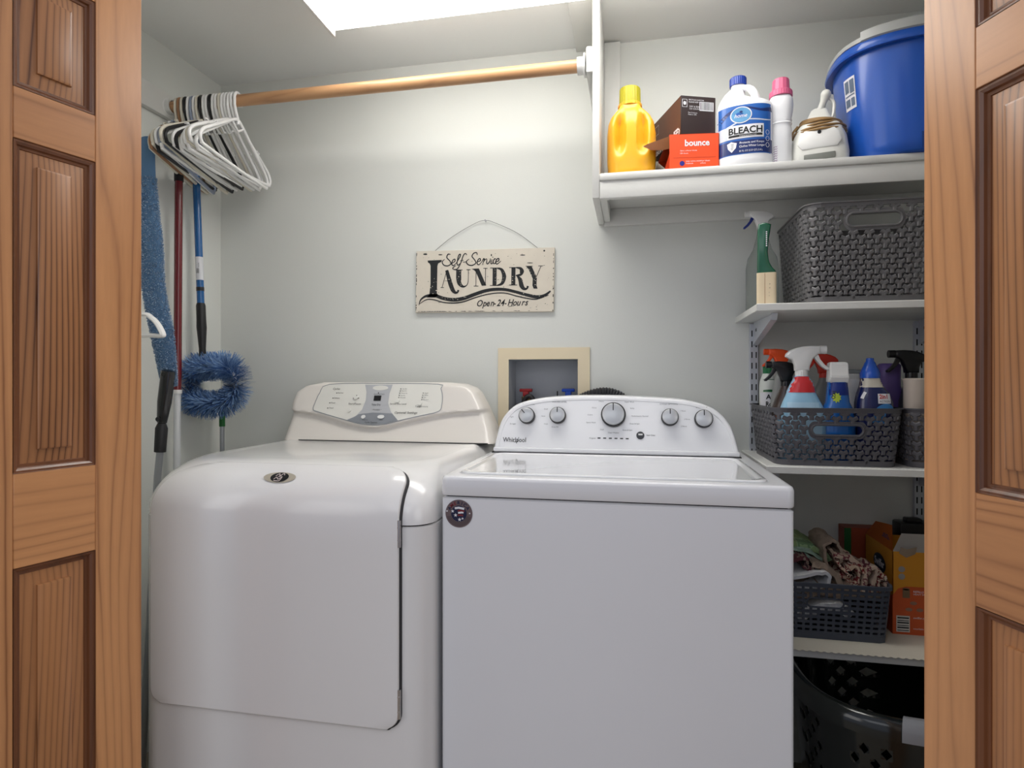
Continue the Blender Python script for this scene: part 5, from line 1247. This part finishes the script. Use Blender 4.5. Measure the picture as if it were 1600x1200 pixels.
t = thing('refill_carton', 'dark green and rust box in the shade behind the cloths', 'box', (px_at(1319, 1.87), 1.87, SZ)); c = at(1319, 824, 1.87)
MB().box(0, .115, 0, .05, 0, c.z-SZ, .001, 1).build('carton', mat('rust_dark', (150, 66, 40), .5), t); P2().rect(0, .018, .001, c.z-SZ-.001).build('side_print', fr_(.0005), GRN, t)
t = thing('black_case', 'black case standing behind the open amber box', 'case', (px_at(1402, 1.885), 1.885, SZ)); c = at(1402, 815, 1.885)
MB().box(0, .22, -.02, .04, 0, c.z-SZ, .006).build('case_body', BLACK, t); MB().box(.02, .06, -.01, .02, c.z-SZ-.001, c.z-SZ+.012, .004).build('handle', BLACK, t)

# ------------------------------------------------------------------ cloths
def clothmat(name, base, spots, scale, rough=.95, thr=.5):
    m, nt, p = newmat(name); N = nt.nodes; L = nt.links
    tc = N.new('ShaderNodeTexCoord'); mp = N.new('ShaderNodeMapping'); mp.inputs['Scale'].default_value = (1, .35, 1); L.new(tc.outputs['Object'], mp.inputs['Vector'])
    n = N.new('ShaderNodeTexNoise'); n.inputs['Scale'].default_value = scale; n.inputs['Detail'].default_value = 2; L.new(mp.outputs[0], n.inputs['Vector'])
    r = N.new('ShaderNodeValToRGB'); r.color_ramp.interpolation = 'CONSTANT'; e = r.color_ramp.elements; e[0].color = srgb(*base); e[1].position = thr; e[1].color = srgb(*spots[0])
    for i, s_ in enumerate(spots[1:]): q_ = e.new(thr+.07*(i+1)); q_.color = srgb(*s_)
    L.new(n.outputs['Fac'], r.inputs['Fac']); L.new(r.outputs['Color'], p.inputs['Base Color']); p.inputs['Roughness'].default_value = rough
    b = N.new('ShaderNodeTexNoise'); b.inputs['Scale'].default_value = 900; bp = N.new('ShaderNodeBump'); bp.inputs['Strength'].default_value = .5; bp.inputs['Distance'].default_value = .001
    L.new(tc.outputs['Object'], b.inputs['Vector']); L.new(b.outputs['Fac'], bp.inputs['Height']); L.new(bp.outputs['Normal'], p.inputs['Normal'])
    return m
def cloth(label, pts, y0, y1, th, m, amp=.006, seed=0, name='folded_cloth', slope=0, group='cloths in the slate basket'):
    random.seed(seed); ym = y0
    P_ = smoothpath([at(a, c, ym) for a, c in pts], 5); n = len(P_); rows = 9; b = MB(); lo = []
    ph = [random.uniform(0, 6.28) for _ in range(6)]
    for j in range(rows):
        f_ = j/(rows-1); y = y0+(y1-y0)*f_; fr, bk = [], []
        for i in range(n):
            d = (P_[min(i+1, n-1)]-P_[max(i-1, 0)]); d.normalize(); nn_ = Vector((-d.z, 0, d.x))
            w_ = amp*(math.sin(i*.9+ph[0]+f_*5)+.6*math.sin(i*2.1+ph[1]-f_*8)+.5*math.sin(f_*9+ph[2]))
            c = P_[i]+nn_*w_*.6; c = Vector((c.x+slope*f_*.02, y+.004*math.sin(i*1.3+ph[3]), c.z+slope*f_*.01))
            fr.append(tuple(c+nn_*th/2)); bk.append(tuple(c-nn_*th/2))
        lo.append(fr+bk[::-1])
    b.loft(lo)
    o = b.build(name, m, smooth=70); tag(o, label, 'cloth', group); return o
CW = clothmat('white_towelling', (228, 229, 232), ((216, 218, 222),), 30); CG = clothmat('green_cotton', (146, 170, 118), ((160, 186, 140), (120, 150, 110)), 40); CG2 = clothmat('mint_cotton', (160, 186, 166), ((176, 200, 184),), 40)
CB = clothmat('taupe_cotton', (156, 138, 122), ((170, 150, 132),), 60); CP = clothmat('patterned_cotton', (218, 192, 168), ((134, 44, 48), (222, 206, 186), (100, 68, 62)), 75, thr=.47); CPD = clothmat('striped_cotton', (206, 184, 164), ((120, 62, 72), (186, 164, 144)), 55)
DRK = clothmat('plum_cotton', (96, 50, 56), ((150, 130, 116), (60, 36, 40)), 80)
cloth('white towel folded in a loop at the front left of the slate basket', [(1236, 924), (1262, 921), (1288, 916), (1297, 905), (1290, 896), (1270, 898), (1240, 904)], 1.60, 1.80, .0075, CW, .001, 1)
cloth('white towel end showing in the handle slot of the slate basket', [(1246, 966), (1268, 956), (1292, 950), (1314, 952), (1330, 962)], 1.598, 1.80, .022, CW, .001, 21)
cloth('plum and beige cloth bunched above the folded white towel', [(1238, 880), (1252, 872), (1262, 878), (1258, 888), (1275, 892), (1284, 896)], 1.62, 1.80, .010, DRK, .004, 2)
cloth('green cotton cloth on top at the left of the slate basket', [(1236, 850), (1256, 852), (1274, 858), (1290, 868), (1296, 876)], 1.68, 1.84, .014, CG, .002, 3)
cloth('mint green cloth folded under the green one', [(1236, 866), (1254, 866), (1270, 874), (1284, 884), (1292, 884), (1286, 876), (1268, 864), (1240, 858)], 1.655, 1.83, .006, CG2, .002, 4)
cloth('taupe cloth rolled into a loop at the top of the basket', [(1296, 902), (1290, 872), (1288, 856), (1298, 846), (1310, 850), (1316, 866), (1312, 880), (1302, 866), (1298, 858)], 1.64, 1.77, .007, CB, .002, 5)
cloth('taupe and white edged cloth sloping down behind the white towel', [(1270, 882), (1292, 888), (1306, 900), (1318, 918), (1330, 930)], 1.615, 1.80, .014, CB, .003, 6)
cloth('beige and red patterned cloth fanned in narrow folds in the middle of the basket', [(1308, 872), (1316, 888), (1330, 902), (1322, 892), (1338, 886), (1344, 902), (1332, 918), (1346, 922), (1352, 900), (1344, 886)], 1.622, 1.73, .006, CP, .003, 7)
cloth('beige cloth draped over the top behind the patterned folds', [(1302, 868), (1320, 870), (1338, 880), (1352, 890), (1364, 900), (1374, 912)], 1.64, 1.74, .014, CPD, .003, 8)
cloth('plum striped cloth folded upright near the right end of the basket', [(1350, 926), (1354, 906), (1358, 893), (1364, 888), (1371, 890), (1368, 900), (1364, 914), (1362, 928)], 1.612, 1.69, .007, CPD, .002, 9)
cloth('patterned cloth folded tightly at the right end of the slate basket', [(1368, 926), (1374, 910), (1379, 901), (1386, 904), (1384, 914), (1390, 920), (1380, 926)], 1.612, 1.68, .007, CP, .003, 10)
cloth('taupe cloth lying deep in the middle of the slate basket', [(1240, 925), (1280, 922), (1320, 924), (1360, 926), (1388, 928)], 1.62, 1.82, .030, CB, .004, 12)
cloth('patterned cloth packed low between the loop and the striped folds', [(1300, 922), (1306, 904), (1316, 898), (1326, 906), (1334, 916), (1342, 908), (1350, 914), (1356, 924)], 1.640, 1.74, .012, CP, .004, 13)

# ------------------------------------------------------------------ laundry basket
LBM = mat('dark_green_black_plastic', (17, 22, 20), .16, coat=.5, var=.1)
t = thing('laundry_basket', 'glossy dark green-black laundry basket on the floor beside the washer', 'laundry basket', (.625, 1.51, 0))
HL = .466
def lp(u, v, off=0):
    a = 2*math.pi*u; k = .80+.20*v; c, s_ = math.cos(a), math.sin(a); n = 3.0
    return Vector(((.258*k+off)*math.copysign(abs(c)**(2/n), c), (.228*k+off)*math.copysign(abs(s_)**(2/n), s_), v*HL))
b = MB(); NU, NV_ = 64, 18; vs = []; fs = []
for j in range(NV_):
    for i in range(NU):
        u0, u1, v0, v1 = i/NU, (i+1)/NU, j/NV_, (j+1)/NV_; k0 = len(vs)
        hole = (i+j) % 2 == 0 and (i % 8) < 4 and 2 < j < NV_-2
        cs = [lp(u0, v0), lp(u1, v0), lp(u1, v1), lp(u0, v1)]
        if hole:
            um, vm = (u0+u1)/2, (v0+v1)/2; hu, hv = (u1-u0)*.47, (v1-v0)*.47
            vs += cs+[lp(um, vm-hv), lp(um+hu, vm), lp(um, vm+hv), lp(um-hu, vm)]
            for q_ in range(4):
                a_, b_ = q_, (q_+1) % 4
                fs += [(k0+a_, k0+b_, k0+4+a_), (k0+b_, k0+4+b_, k0+4+a_)]
        else: vs += cs; fs.append((k0, k0+1, k0+2, k0+3))
b.add(vs, fs); bmesh.ops.remove_doubles(b.bm, verts=b.bm.verts[:], dist=1e-5)
o = b.build('side_wall', LBM, t, smooth=60); md = o.modifiers.new('thick', 'SOLIDIFY'); md.thickness = .003; md.offset = -1
b = MB(); lo = []
for i in range(96):
    u = i/96; lo.append([tuple(lp(u, 1, o_)+Vector((0, 0, z))) for o_, z in ((-.004, -.004), (-.004, .010), (.002, .018), (.012, .020), (.022, .014), (.027, .002), (.027, -.018), (.022, -.018), (.022, -.002), (.004, -.004))])
lo.append(lo[0]); b.loft(lo, False, False); b.build('rim', LBM, t, smooth=60)
b = MB(); b.loft([[tuple(lp(i/48, .01)) for i in range(48)], [tuple(lp(i/48, 0)) for i in range(48)]]); b.build('base', LBM, t)
b = MB(); lo = []
for i in range(13):
    u = .70+i/12*.10; lo.append([tuple(lp(u, 1, o_)+Vector((0, 0, z))) for o_, z in ((-.008, -.008), (-.008, .012), (0, .022), (.013, .024), (.026, .017), (.031, .004), (.031, -.014), (.024, -.014))])
b.loft(lo); o = b.build('hand_grip', mat('grey_grip', (140, 142, 146), .35), t, smooth=60); o['label'] = 'pale grey hand grip'
